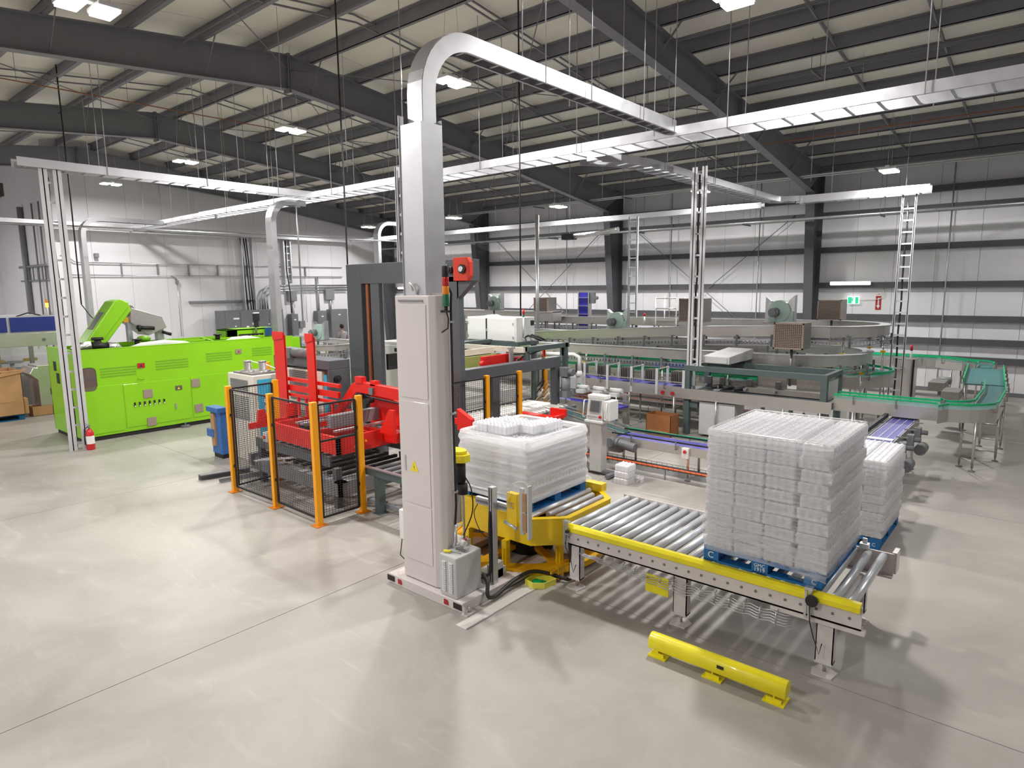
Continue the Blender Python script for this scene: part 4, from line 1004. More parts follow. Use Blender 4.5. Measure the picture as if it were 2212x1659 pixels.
def conveyor(name, label, path, z, W, side=.18, belt='beltk', guide='guide', gh=.06, legs=None, group=None, gz=.07, frame='stainless', closed=False, legstep=1.5, cross=(.25,), clear=False, slats=0):
    t = thing(name, label, 'conveyor', (path[0][0], path[0][1], 0), group)
    P = [(p[0], p[1]) for p in path]
    for s in (1, -1):
        a, b = (W, W+.012) if s > 0 else (-W-.012, -W)
        MB().ribbon(P, a, b, z-side, z+.012).build('side_frame', frame, t)
        if guide:
            MB().ribbon(P, a-.0, b+.01, z+gz, z+gz+gh).build('guide_rail', guide, t)
            if clear: MB().ribbon(P, a+.001*s, a+.006*s if s > 0 else a+.006, z+.015, z+gz-.002).build('clear_side', 'clear', t)
            L = plen(path); k = max(2, int(L/.7)); m = MB()
            for q in range(k):
                c, d = at_len(path, L*(q+.5)/k); n = Vector((-d.y, d.x))*s; e = c+n*(W+.06)
                m.bar((e.x, e.y, z-.06), (e.x, e.y, z+gz+gh), .02, .02); f = c+n*(W); m.bar((e.x, e.y, z+gz+gh/2), (f.x, f.y, z+gz+gh/2), .012, .012)
                m.bar((f.x, f.y, z-.05), (e.x, e.y, z-.05), .012, .02)
            m.build('guide_bracket', 'stainless_d', t)
    MB().ribbon(P, -W+.004, W-.004, z-.03, z).build('belt', belt, t)
    if slats:
        for q in range(slats):
            o = -W+.03+(2*W-.06)*q/(slats-1); MB().ribbon(P, o-.004, o+.004, z, z+.006).build('belt_strip', 'signw', t)
    L = plen(path)
    if legs is None: k = max(2, int(round(L/legstep))+1); legs = [.15+(L-.3)*q/(k-1) for q in range(k)]
    for s in legs:
        c, d = at_len(path, s); leg_pair(t, c, d, W-.0, z-side+.01, cross)
    return t
# A: case conveyor with blue belt and partition plates
ca = conveyor('case_conveyor', 'stainless case conveyor with blue belt and rows of grey lane plates', [(13.66, 9.75), (13.66, 6.35)], 1.05, .27, .24, 'belt', 'stainless', .02, legs=[.2, 1.7, 2.05, 3.2], gz=.1)
for k in range(5):
    y = 9.35-k*.66
    m = None
    for q in range(5): MB().box(13.50, y-.03-q*.045, 1.10, 13.82, y-.018-q*.045, 1.38).build('lane_plate', 'stainless_d', ca)
    MB().box(13.36, y-.42, .84, 13.385, y-.36, 1.44).box(13.9, y-.42, .84, 13.925, y-.36, 1.44).bar((13.37, y-.39, 1.42), (13.91, y-.39, 1.42), .02, .02).build('plate_hanger', 'cabgrey', ca)
for y in (6.82, 6.58): 
    MB().cyl((13.375, y, .9), (13.35, y, .9), .045, 12).build('drive_knob', 'signr', ca)
# B: shrink infeed through dark portal
cb_ = conveyor('transfer_conveyor', 'stainless transfer conveyor running under the dark portal frame', [(13.66, 6.35), (13.66, 3.25)], 1.03, .30, .22, 'beltk', None, legs=[.8, 2.2, 2.9])
MB().box(13.6, 3.5, 1.05, 13.9, 5.3, 1.16).build('steel_trough', 'stainless_d', cb_)
MB().box(13.40, 5.15, .05, 13.95, 5.95, .78).build('drive_housing', 'cabgrey', cb_, .01)
for y in (4.6, 3.9): MB().cyl((13.36, y, .62), (13.32, y, .62), .05, 12).build('stop_button', 'lred', cb_)
for y in (4.4, 5.9, 5.6, 5.0): MB().box(13.75, y-.05, 1.06, 13.85, y+.05, 1.30).cyl((13.5, y, 1.12), (13.7, y, 1.12), .035, 10).build('guide_clamp', 'dimgrey', cb_)
for y in (5.7, 5.45, 5.2): MB().cyl((13.45, y, 1.12), (13.62, y-.15, 1.12), .05, 12).build('dark_roller', 'black', cb_)
for (y0, y1) in ((4.9, 4.3), (4.1, 3.6)): MB().box(14.0, y1, 1.12, 14.04, y0, 1.36).build('side_plate', 'stainless_d', cb_)
po = thing('portal_frame', 'dark green-grey steel portal frame standing over the transfer conveyor', 'frame', (13.9, 4.9, 0))
for (x, y) in ((13.45, 6.25), (13.45, 3.42), (14.5, 6.25), (14.5, 3.42)):
    MB().box(x-.06, y-.06, 0.0 if y > 5 else .3, x+.06, y+.06, 1.438).build('post', 'greygreen', po, .005)
MB().box(13.39, 3.36, 1.44, 13.51, 6.31, 1.56).box(14.44, 3.36, 1.44, 14.56, 6.31, 1.56).build('long_beam', 'greygreen', po, .005)
MB().box(13.512, 3.37, 1.46, 14.438, 3.46, 1.555).box(13.512, 6.2, 1.46, 14.438, 6.3, 1.555).build('end_beam', 'greygreen', po, .005)
MB().bar((13.45, 3.45, .45), (13.45, 3.8, .75), .06, .06).box(13.39, 3.36, .28, 14.5, 3.46, .36).box(13.42, 6.0, .62, 13.5, 6.25, .74).build('corner_brace', 'greygreen', po)
MB().box(13.55, 3.42, .75, 13.6, 3.46, 1.36).box(13.5, 3.38, .8, 14.3, 3.40, 1.4).build('end_sheet', 'cabgrey', po)
# sloped cover box
cvx = MB(); cvx.prism([(13.5, 1.62), (14.9, 1.62), (14.9, 1.86), (13.5, 1.78)], 'y', 5.35, 5.95); cv = thing('control_box', 'flat grey steel box lying on the dark portal beside the cable ladder', 'cabinet', (14.2, 5.6, 1.6))
cvx.build('body', 'cabgrey', cv, .01); MB().box(13.48, 5.4, 1.64, 13.5, 5.9, 1.76).build('door', 'cabgrey', cv)
for x_ in (13.7, 14.6): MB().box(x_-.05, 5.4, 1.56, x_+.05, 5.9, 1.62).build('mount', 'greygreen', cv)
# C: bottle conveyor with green guides looping right and back
pc = [(13.66, 3.25), (13.66, 1.55)]+arc(14.31, 1.55, .65, 180, 270, 8)+[(16.0, .9), (17.25, .98)]
conveyor('bottle_conveyor', 'nearest bottle conveyor with green guide rails curving at far right', pc, 1.10, .17, .22, 'beltg', 'guide', .035, legs=[.35, 2.2, 3.2, 4.4], clear=True, gz=.08, cross=(.2,))
pc2 = [(20.65, 1.42), (21.2, 1.42), (21.45, 1.55), (21.55, 1.9), (22.1, 2.6), (22.1, 6.2)]
conveyor('bottle_conveyor', 'back bottle conveyor with green guides running along the white wall', pc2, 1.12, .16, .2, 'beltg', 'guide', .035, clear=True, gz=.08)
ac = conveyor('accumulation_table', 'wide teal accumulation table with bright green rim at far right', [(17.3, 1.18), (20.6, 1.40)], 1.11, .36, .24, 'beltg', 'guide', .10, gz=.02)
for (x, y, z) in ((17.8, 1.9, .8), (16.6, 1.65, .7), (19.2, 2.1, .9)):
    MB().box(x-.12, y-.08, z-.3, x+.12, y+.08, z+.05).cyl((x, y-.14, z), (x, y+.16, z), .09, 12).build('geared_motor', 'dimgrey', ac)
for (x, y) in ((17.2, 1.95), (15.9, 1.55)): MB().box(x-.35, y-.1, .95, x+.35, y+.2, 1.13).build('drive_cover', 'stainless_d', ac)
# D: second green loop (behind portal)
pd = [(17.2, 13.2), (16.9, 9.0), (16.7, 5.0), (16.9, 4.1)]+arc(17.75, 4.1, .85, 180, 340, 10)+[(18.9, 5.0), (19.2, 8.0), (19.5, 12.5)]
conveyor('bottle_conveyor', 'middle green-rimmed bottle conveyor turning back behind the dark portal', pd, 1.12, .24, .26, 'beltg', 'guide', .06, clear=True, gz=.06, legstep=2.4)
pdb = [(16.0, 13.0), (15.9, 7.0), (16.0, 6.0)]
conveyor('packing_conveyor', 'conveyor with teal belt and green rails behind the lane plates', [(15.6, 12.2), (15.5, 9.0), (15.3, 4.9)], 1.05, .2, .2, 'beltg', 'guide', .05, clear=True, gz=.06, legstep=2.2)
bb_ = thing('bright_blue_table', 'bright blue belt table in the middle behind the lane plates', 'conveyor', (16.2, 7.5, 0))
MB().box(15.95, 6.3, 1.12, 16.55, 8.4, 1.18).build('belt', 'beltb', bb_); MB().box(15.9, 6.25, .95, 16.6, 8.45, 1.115).build('frame', 'stainless', bb_)
for (x, y) in ((16.0, 6.4), (16.5, 6.4), (16.0, 8.3), (16.5, 8.3)): MB().cyl((x, y, 0), (x, y, .96), .02, 8).build('leg', 'stainless', bb_)
# E: violet belt dropping towards the camera
ce = conveyor('pack_conveyor', 'violet pack conveyor with pale strips leading in behind the tallest load', [(13.75, 2.05), (10.75, 2.05)], .84, .2, .12, 'beltv', None, legs=[.5, 1.6, 2.7], slats=4, frame='stainless')
MB().box(13.5, 2.30, .86, 10.8, 2.36, .93).build('dark_guide', 'black', ce)
MB().box(11.45, 1.87, .846, 11.58, 2.24, .86).build('white_bar', 'signw', ce)
for x in (13.0, 12.3, 11.6, 11.0):
    MB().box(x-.06, 1.70, .62, x+.06, 1.80, .82).cyl((x, 1.6, .74), (x, 1.85, .74), .04, 10).bar((x, 1.68, .9), (x, 1.85, .9), .02, .02).build('side_drive', 'dimgrey', ce)
for x in (11.1, 12.4): MB().cyl((x, 1.62, .55), (x+.3, 1.62, .55), .09, 12).build('geared_motor', 'dimgrey', ce)
# F: lower pack line along front
cf = conveyor('pack_conveyor', 'low pack conveyor with violet belt and toothed dark rails behind the small bottle stack', [(10.32, 6.15), (10.32, 2.7)], .58, .22, .14, 'beltv', 'black', .025, legs=[.25, 1.5, 2.4, 3.2], gz=.05, cross=())
MB().box(10.55, 2.7, .62, 10.57, 6.1, .665).build('green_rail', 'guide', cf)
cf2 = thing('incline_conveyor', 'short incline belt joining the white roller table to the low pack conveyor', 'conveyor', (10.3, 7.0, 0))
MB().bar((10.32, 6.05, .59), (10.55, 7.85, .80), .42, .02).build('belt', 'beltgd', cf2)
for s in (-.23, .23): MB().bar((10.32+s, 6.05, .56), (10.55+s, 7.85, .77), .02, .14).build('side_frame', 'stainless', cf2)
for s in (-.24, .24): MB().bar((10.32+s, 6.05, .68), (10.55+s, 7.85, .89), .015, .03).build('toothed_rail', 'zinc', cf2)
for (x, y, zz) in ((10.15, 6.5, .55), (10.5, 6.5, .55), (10.25, 7.4, .66), (10.75, 7.4, .66)):
    l = MB().box(x-.03, y-.02, .06, x+.03, y+.02, zz).build('leg', 'stainless', cf2)
    MB().tube([(x, y, 0), (x, y, .02), (x, y, .06)], [.05, .05, .02], 8).build('levelling_foot', 'dimgrey', l)
gm = MB().cyl((10.02, 5.95, .48), (10.02, 5.62, .44), .085, 14).cyl((10.02, 6.0, .48), (10.02, 5.95, .48), .10, 14).cyl((9.95, 6.12, .48), (10.1, 6.12, .48), .09, 12).box(9.96, 5.9, .32, 10.08, 6.15, .5)
gm.build('geared_motor', 'dimgrey', cf, .004)
sb = MB().box(10.03, 4.62, .40, 10.08, 4.74, .58).build('switch_box', 'paper', cf, .005); MB().cyl((10.03, 4.68, .52), (10.01, 4.68, .52), .03, 12).build('red_knob', 'lred', sb)
MB().tube([(10.05, 4.66, .42), (10.0, 4.6, .3), (9.98, 4.58, .22)], .008, 6).build('orange_lead', 'orange', sb)
# basket cable tray with orange cables, running low in front
bt = thing('basket_tray', 'wire basket tray carrying orange and black cables low in front of the pack conveyor', 'cable tray', (9.95, 4.0, .15))
m = MB()
for o_, z_ in ((-.08, .26), (-.08, .2), (0, .18), (.08, .2), (.08, .26)): m.cyl((9.95+o_, 6.9, z_), (9.95+o_, 2.1, z_), .004, 5)
for k in range(48): m.tube([(9.87, 2.1+k*.1, .26), (9.87, 2.1+k*.1, .18), (10.03, 2.1+k*.1, .18), (10.03, 2.1+k*.1, .26)], .003, 4)
m.build('wire_basket', 'wire', bt)
for o_ in (-.05, -.02, .01): MB().tube([(9.95+o_, 6.9, .20), (9.95+o_, 4.6, .20+.01*abs(o_)*30), (9.95+o_, 2.1, .2)], .014, 6).build('orange_cable', 'orange', bt)
for o_ in (.04, .07): MB().tube([(9.95+o_, 6.9, .21), (9.95+o_, 2.1, .21)], .011, 6).build('black_cable', 'cable', bt)
for y in (6.6, 5.0, 3.4, 2.3): MB().box(9.93, y-.01, 0, 9.97, y+.01, .18).build('support', 'galv', bt)
# G: second lower blue line behind pedestal
conveyor('pack_conveyor', 'short low blue belt conveyor with white machine parts behind the control pedestal', [(12.3, 9.0), (12.1, 7.1)], .72, .2, .16, 'belt', 'stainless', .02, legs=[.3, 1.6])
wm = thing('pack_feeder', 'white pneumatic pack feeder parts on the low blue conveyor', 'machine', (12.4, 8.1, .6))
for k in range(3): MB().cyl((12.55, 8.6-.45*k, .98), (12.55, 8.3-.45*k, .98), .05, 10).box(12.4, 8.35-.45*k, .85, 12.7, 8.55-.45*k, .93).build('cylinder', 'cabwhite', wm)
MB().bar((12.55, 8.9, .9), (12.55, 7.2, .9), .06, .04).box(12.5, 8.7, .0, 12.6, 8.8, .9).box(12.5, 7.25, 0, 12.6, 7.35, .9).build('frame', 'stainless', wm)
# low pipes / basket trays at floor between conveyors
for (x, z, lab) in ((14.9, .35, 'orange-topped wire basket tray low behind the cardboard box'), (15.8, .3, 'second low wire basket tray farther behind the cardboard box')):
    q = thing('basket_tray', lab, 'cable tray', (x, 7.5, z), 'low cable baskets behind the cardboard box')
    MB().box(x-.1, 3.4, z, x+.1, 12.0, z+.01).box(x-.1, 3.4, z, x-.095, 12, z+.06).box(x+.095, 3.4, z, x+.1, 12, z+.06).build('tray', 'galv', q)
    MB().cyl((x, 3.4, z+.03), (x, 12, z+.03), .02, 6).build('orange_cable', 'orange', q)
    for y in (4, 6, 8, 10): MB().cyl((x, y, 0), (x, y, z), .012, 6).build('support', 'galv', q)
# ================================================================ control pedestal
cp = thing('control_pedestal', 'grey control pedestal with small screen and red stop button before the low conveyor', 'control panel', (9.55, 6.1, 0))
MB().box(9.45, 5.98, .06, 9.65, 6.22, .98).build('column', 'cabgrey', cp, .012)
MB().box(9.30, 5.72, .03, 9.85, 5.80, .08).box(9.30, 6.35, .03, 9.85, 6.43, .08).box(9.5, 5.8, .03, 9.62, 6.35, .08).build('foot_frame', 'dimgrey', cp)
for (x, y) in ((9.33, 5.76), (9.33, 6.39)): MB().tube([(x, y, 0), (x, y, .012), (x, y, .04)], [.035, .035, .012], 8).build('levelling_foot', 'dimgrey', cp)
MB().prism([(9.42, .98), (9.62, .98), (9.68, 1.36), (9.50, 1.40)], 'y', 5.94, 6.28).build('screen_housing', 'cabgrey', cp, .01)
MB().box(9.44, 5.80, 1.0, 9.72, 5.93, 1.34).box(9.40, 5.92, .94, 9.66, 6.30, .985).box(9.49, 5.93, 1.36, 9.68, 6.29, 1.42).build('side_box', 'cabwhite', cp, .008)
sq = MB().prism([(9.434, 1.13), (9.446, 1.13), (9.486, 1.335), (9.474, 1.335)], 'y', 6.0, 6.22).build('screen_bezel', 'midgrey', cp)
MB().prism([(9.431, 1.15), (9.436, 1.15), (9.474, 1.32), (9.469, 1.32)], 'y', 6.02, 6.20).build('screen', 'screen', cp)
for k in range(5): MB().cyl((9.43, 6.24-k*.045, 1.06), (9.405, 6.24-k*.045, 1.055), .012, 8).build('button', 'galv', cp)
MB().cyl((9.43, 5.985, 1.06), (9.40, 5.985, 1.055), .026, 10).build('stop_button', 'lred', cp)
MB().tube([(9.46, 6.33, 1.02), (9.40, 6.33, 1.04), (9.44, 6.33, 1.32), (9.5, 6.33, 1.32)], .01, 6).tube([(9.46, 5.86, 1.04), (9.40, 5.86, 1.05), (9.43, 5.86, 1.3), (9.5, 5.86, 1.3)], .01, 6).build('side_handle', 'cabwhite', cp)
# white swivel arm with hand unit
sw = thing('swivel_arm', 'white swivel arm with grey control unit hanging over the blue belt', 'control panel', (12.6, 8.3, 1.2))
MB().tube([(12.1, 9.6, 1.74), (12.6, 8.75, 1.72), (12.62, 8.62, 1.66), (12.62, 8.6, 1.3)], .05, 4).tube([(12.62, 8.6, 1.34), (12.62, 8.6, 1.22)], [.05, .10], 8).build('arm', 'cabwhite', sw)
MB().box(12.55, 8.5, .9, 12.7, 8.75, 1.22).box(12.5, 8.62, .92, 12.56, 8.8, 1.2).build('control_unit', 'cabgrey', sw, .006)
MB().box(12.54, 8.52, .9, 12.55, 8.60, 1.05).build('green_terminal', 'greenplastic', sw)
MB().cyl((12.1, 9.6, .02), (12.1, 9.6, 1.76), .05, 10).build('mast', 'cabwhite', sw)
# ================================================================ cardboard
def carton(name, label, x0, y0, x1, y1, z0, z1, m, group=None, open_=True, flap=0):
    t = thing(name, label, 'cardboard box', ((x0+x1)/2, (y0+y1)/2, z0), group)
    q = MB(); w_ = .01
    q.box(x0, y0, z0, x0+w_, y1, z1).box(x1-w_, y0, z0, x1, y1, z1).box(x0, y0, z0, x1, y0+w_, z1).box(x0, y1-w_, z0, x1, y1, z1).box(x0, y0, z0, x1, y1, z0+w_)
    if not open_: q.box(x0, y0, z1-w_, x1, y1, z1)
    q.build('box', m, t)
    return t
cx = carton('cardboard_box', 'open brown cardboard box on the floor under the lane-plate conveyor', 12.85, 6.35, 13.25, 6.95, 0, .48, 'cardd')
MB().box(12.838, 6.42, .1, 12.85, 6.88, .13).build('brown_tape', 'wood', cx)
carton('cardboard_box', 'brown cardboard box under the left end of the blue belt conveyor', 13.9, 8.9, 14.4, 9.7, 0, .55, 'cardd')
fb = thing('bottle_pack_stack', 'three-high stack of small bottle packs standing alone on the floor', 'bottle stack', (9.35, 5.45, 0))
for k in range(3): inst('bottle_pack', PK3, fb, (9.35+.01*k, 5.45-.006*k, k*.112))
tb = thing('loose_bottles', 'few loose small bottles standing against the three-high stack', 'bottles', (9.6, 5.3, 0))
for (x, y) in ((9.53, 5.29), (9.60, 5.30), (9.52, 5.22), (9.59, 5.23)):
    m = MB(); lathe(m, x, y, 0, BP); m.build('bottle', 'bottle', tb)
ps = thing('foot_ramp', 'dark wedge plate on the floor beside the portal post', 'ramp', (13.0, 5.2, 0))
MB().prism([(12.6, 0), (13.3, 0), (13.3, .22), (13.2, .24)], 'y', 4.95, 5.5).build('plate', 'dimgrey', ps)
# ================================================================ tall cabinet at right, with signal pole
tcab = thing('tower_cabinet', 'tall stainless cabinet with signal pole under the right-hand cable ladder', 'cabinet', (20.45, 3.2, 0))
MB().box(20.2, 2.92, 0, 20.7, 3.40, 1.28).build('body', 'stainless', tcab, .01)
MB().box(20.19, 3.0, .1, 20.2, 3.38, 1.25).build('door', 'cream', tcab, .004)
MB().cyl((20.19, 3.2, 1.02), (20.16, 3.2, 1.02), .05, 8).build('rotary_switch', 'black', tcab)
MB().box(20.18, 2.92, 0, 20.2, 2.97, 1.28).build('dark_edge', 'black', tcab)
MB().cyl((20.4, 3.05, 1.28), (20.4, 3.05, 1.55), .03, 8).build('signal_pole', 'cabwhite', tcab); MB().cyl((20.4, 3.05, 1.5), (20.4, 3.05, 1.66), .035, 8).build('red_cap', 'signr', tcab)
# ================================================================ overhead bottle air conveyors
def airconv(label, path, H=.24, posts=(), neck=True):
    t = thing('air_conveyor', label, 'conveyor', (path[0][0], path[0][1], 0), 'overhead air conveyors')
    MB().ribbon(path, -.09, -.08, -H, 0).ribbon(path, .08, .09, -H, 0).build('duct_side', 'stainless', t)
    MB().ribbon(path, -.12, .12, 0, .015).build('duct_top', 'galv', t)
    MB().ribbon(path, -.14, -.12, -H-.10, -H-.08).ribbon(path, .12, .14, -H-.10, -H-.08).ribbon(path, -.14, -.12, -H-.22, -H-.20).ribbon(path, .12, .14, -H-.22, -H-.20).build('guide_rods', 'zinc', t)
    L = plen(path); k = int(L/.8); m = MB()
    for q in range(k):
        c, d = at_len(path, L*(q+.5)/k); n = Vector((-d.y, d.x))
        # height interpolation
        s = L*(q+.5)/k; acc = 0; h = path[0][2]
        for a, b in zip(path[:-1], path[1:]):
            l = (Vector(a[:2])-Vector(b[:2])).length
            if acc+l >= s: h = a[2]+(b[2]-a[2])*((s-acc)/l); break
            acc += l
        for sgn in (-1, 1):
            e = c+n*.14*sgn; m.bar((e.x, e.y, h-H-.24), (e.x, e.y, h-H+.04), .05, .02)
    m.build('hanger', 'dimgrey', t)
    m = MB(); k = int(L/.09)
    for q in range(k):
        s_ = L*(q+.5)/k; acc = 0; h = path[0][2]
        for a, b in zip(path[:-1], path[1:]):
            l = (Vector(a[:2])-Vector(b[:2])).length
            if acc+l >= s_: h = a[2]+(b[2]-a[2])*((s_-acc)/l); break
            acc += l
        c, d = at_len(path, s_); m.box(c.x-.022, c.y-.022, h-H-.17, c.x+.022, c.y+.022, h-H-.11)
    m.build('neck_guide_glints', 'zinc', t, stuff=True)  # small zinc blocks stand in for the row of glints along the guide
    for (x, y) in posts:
        h = min(path, key=lambda p: (p[0]-x)**2+(p[1]-y)**2)[2]
        l = MB().cyl((x, y, .06), (x, y, h-H), .024, 8).build('post', 'stainless', t)
        MB().tube([(x, y, 0), (x, y, .02), (x, y, .07)], [.06, .06, .015], 8).build('levelling_foot', 'dimgrey', l)
        MB().box(x-.05, y-.05, h*.72, x+.05, y+.05, h*.72+.05).build('yellow_clamp', 'yellow', t)
    return t
z2 = 1.74
airconv('nearer overhead air conveyor with round steel loop right of the filter box', [(14.6, 12.0, z2), (14.75, 10.2, z2), (15.05, 4.5, z2)]+[(*p, z2) for p in arc(16.55, 4.9, 1.55, 195, 345, 14)]+[(18.1, 5.4, z2+.02), (18.2, 9.5, z2+.05), (18.2, 13, z2+.05)], posts=((14.75, 9.9), (14.85, 7.6), (15.1, 6.0), (15.4, 3.9), (16.4, 3.4), (17.7, 3.9), (18.1, 5.6), (14.7, 11.6)))
z1 = 2.33
airconv('farther overhead air conveyor with steel loop below the square filter by the column', [(15.6, 14.5, 1.82), (15.55, 11.8, 1.99), (15.6, 7.3, 2.27), (16.0, 5.0, z1)]+[(*p, z1) for p in arc(17.5, 4.6, 1.4, 190, 350, 14)]+[(18.9, 5.0, z1), (19.0, 10, z1-.05), (19.1, 16, z1-.1)], posts=((15.6, 10.4), (15.7, 7.0), (16.3, 3.8), (17.5, 3.2), (18.5, 3.7), (18.9, 4.6), (19.0, 7.4)))
airconv('straight overhead air conveyor crossing low in the middle distance', [(16.3, 16.5, 1.75), (16.4, 12.5, 1.98), (16.5, 7.4, 1.9), (16.6, 5.6, 1.86)], H=.3, posts=((16.4, 11), (16.5, 8.2)))
airconv('overhead air conveyor with a curve behind the red uprights', [(10.6, 21.5, 1.62), (10.7, 18.3, 1.62)]+[(*p, 1.62) for p in arc(11.85, 17.9, 1.15, 195, 345, 8)]+[(13.1, 21.5, 1.62)], H=.16, posts=((10.7, 19.5), (11.1, 17.1), (12.5, 17.0), (13.0, 19.5)))
conveyor('bottle_conveyor', 'small green-railed bottle conveyor in front of the man in the grey T-shirt', [(12.9, 16.3), (15.6, 21.9)], 1.15, .22, .2, 'beltg', 'guide', .06, clear=True, gz=.06, legstep=2.4)
# long stainless hood behind the white cabinet
lh = thing('stainless_trunk', 'long stainless air trunk behind the white double-door cabinet', 'duct', (18.6, 16, 2))
MB().box(18.3, 13.6, 2.12, 18.8, 20.5, 2.45).box(18.2, 13.6, 2.42, 18.9, 20.5, 2.46).build('trunk', 'stainless', lh); 
for y in (14, 17, 20): MB().cyl((18.5, y, 0), (18.5, y, 2.12), .03, 8).build('post', 'stainless', lh)
MB().box(17.6, 17.2, 1.2, 18.2, 18.6, 2.0).build('side_housing', 'stainless_d', lh)
# blowers
def blower(label, x, y, z, s=1.0, side=1):
    t = thing('blower', label, 'blower', (x, y, z), 'pale green blowers on the air conveyors')
    R = .26*s
    MB().cyl((x-.02*s, y, z+R), (x+.22*s, y, z+R), R, 24).build('fan_housing', 'blower', t, .004)
    MB().box(x-.0*s, y-R*1.25, z, x+.22*s, y+R*1.0, z+R).build('outlet', 'blower', t)
    MB().prism([(y-R*1.3, z), (y-R*1.3, z+R*2.45), (y-R*.75, z+R*1.95), (y-R*.75, z)], 'x', x+.05*s, x+.22*s).prism([(y+R*1.3, z), (y+R*1.3, z+R*2.3), (y+R*.8, z+R*1.9), (y+R*.8, z)], 'x', x+.05*s, x+.2*s).build('wing_plate', 'galv', t)
    MB().cyl((x-.22*s, y+R*.3, z+R*.9), (x-.02*s, y+R*.3, z+R*.9), .11*s, 14).cyl((x-.26*s, y+R*.3, z+R*.9), (x-.22*s, y+R*.3, z+R*.9), .085*s, 12).build('motor', 'dimgrey', t)
    MB().box(x-.2*s, y-R*1.2, z-.03, x+.25*s, y+R*1.2, z).build('base_plate', 'stainless_d', t)
    MB().cyl((x, y, 1.2), (x, y, z-.03), .03, 8).build('stub', 'stainless_d', t)
    return t
def filterbox(label, x, y, z, w_, h, d=.5, grid=True, n=14):
    t = thing('filter_box', label, 'filter', (x, y, z), 'square intake filters on the air conveyors')
    MB().box(x, y-w_/2, z, x+d, y+w_/2, z+h).build('housing', 'stainless_d', t)
    MB().cyl((x+d/2, y, 0 if 'narrow' in label else 1.1), (x+d/2, y, z), .03, 8).build('stand', 'stainless_d', t)
    MB().box(x-.012, y-w_/2+.02, z+.02, x, y+w_/2-.02, z+h-.02).build('filter_face', 'filterd', t)
    m = MB(); hh = h-.06
    for k in range(n+1):
        zz = z+.03+hh*k/n; m.box(x-.03, y-w_/2+.02, zz-.006, x-.012, y+w_/2-.02, zz+.006)
    if grid:
        for k in range(n+1):
            yy = y-w_/2+.03+(w_-.06)*k/n; m.box(x-.026, yy-.006, z+.03, x-.012, yy+.006, z+h-.03)
    m.build('grille', 'filter', t)
    m = MB().box(x-.035, y-w_/2, z, x, y-w_/2+.03, z+h).box(x-.035, y+w_/2-.03, z, x, y+w_/2, z+h).box(x-.035, y-w_/2, z, x, y+w_/2, z+.03).box(x-.035, y-w_/2, z+h-.03, x, y+w_/2, z+h).build('frame', 'filter', t)
    return t
blower('large pale green blower right of the dark portal, largest of the blowers', 15.6, 5.05, 2.44, .98)
filterbox('gridded square filter box hanging below the largest blower', 14.45, 4.45, 1.93, .62, .56)
filterbox('square filter standing by the tapered wall column near the exit sign', 18.2, 4.62, 2.38, .58, .53, grid=False)
blower('pale green blower left of the middle cable ladder', 15.8, 9.55, 2.10, .95)
filterbox('square filter left of the blue elevator', 18.4, 14.2, 2.32, .62, .62, grid=False, n=18)
filterbox('pale square filter partly behind the portal cable ladder', 16.2, 7.5, 2.35, .68, .62)
blower('small pale green blower above the white double-door cabinet', 17.0, 15.2, 2.55, .9)
blower('pale green blower to the right of the second red upright', 11.95, 18.35, 1.70, .95)
filterbox('narrow square filter seen through the dark gantry opening', 14.5, 14.9, 1.6, .5, .85, n=22)
# blue bucket elevator
be = thing('blue_elevator', 'upright blue belt elevator before the white wall', 'elevator', (20, 13.45, 0))
MB().box(20.0, 13.25, .4, 20.04, 13.66, 3.1).build('belt', 'belt', be)
MB().box(19.96, 13.21, .3, 20.15, 13.25, 3.14).box(19.96, 13.66, .3, 20.15, 13.70, 3.14).build('side_frame', 'stainless', be)
for k in range(9): MB().box(19.95, 13.25, .5+k*.3, 20.0, 13.66, .52+k*.3).build('flight', 'galv', be)
MB().box(20.0, 13.0, 2.7, 20.1, 13.2, 3.1).cyl((19.95, 12.95, 2.9), (20.1, 12.95, 2.9), .07, 10).build('head_drive', 'dimgrey', be)
MB().box(19.9, 13.2, 0, 20.2, 13.72, .3).build('boot', 'stainless_d', be)
# small platform
pf = thing('access_platform', 'small stainless access platform with handrail before the white wall', 'platform', (18.9, 9.6, 0))
for y in (9.2, 9.9):
    for x in (18.8, 19.4): MB().cyl((x, y, 0), (x, y, 2.95), .02, 8).build('post', 'stainless', pf)
MB().box(18.8, 9.2, 2.2, 19.4, 9.9, 2.24).cyl((18.8, 9.2, 2.92), (18.8, 9.9, 2.92), .02, 8).cyl((18.8, 9.2, 2.6), (18.8, 9.9, 2.6), .02, 8).build('deck_and_rail', 'stainless', pf)
s3 = thing('stack_light', 'small distant signal light left of the access platform', 'signal light', (18.7, 10.3, 2.2))
MB().cyl((18.7, 10.25, 2.1), (18.7, 10.25, 2.35), .03, 8).build('base', 'cabwhite', s3); MB().cyl((18.7, 10.25, 2.35), (18.7, 10.25, 2.45), .035, 8).build('red_section', 'lred', s3)
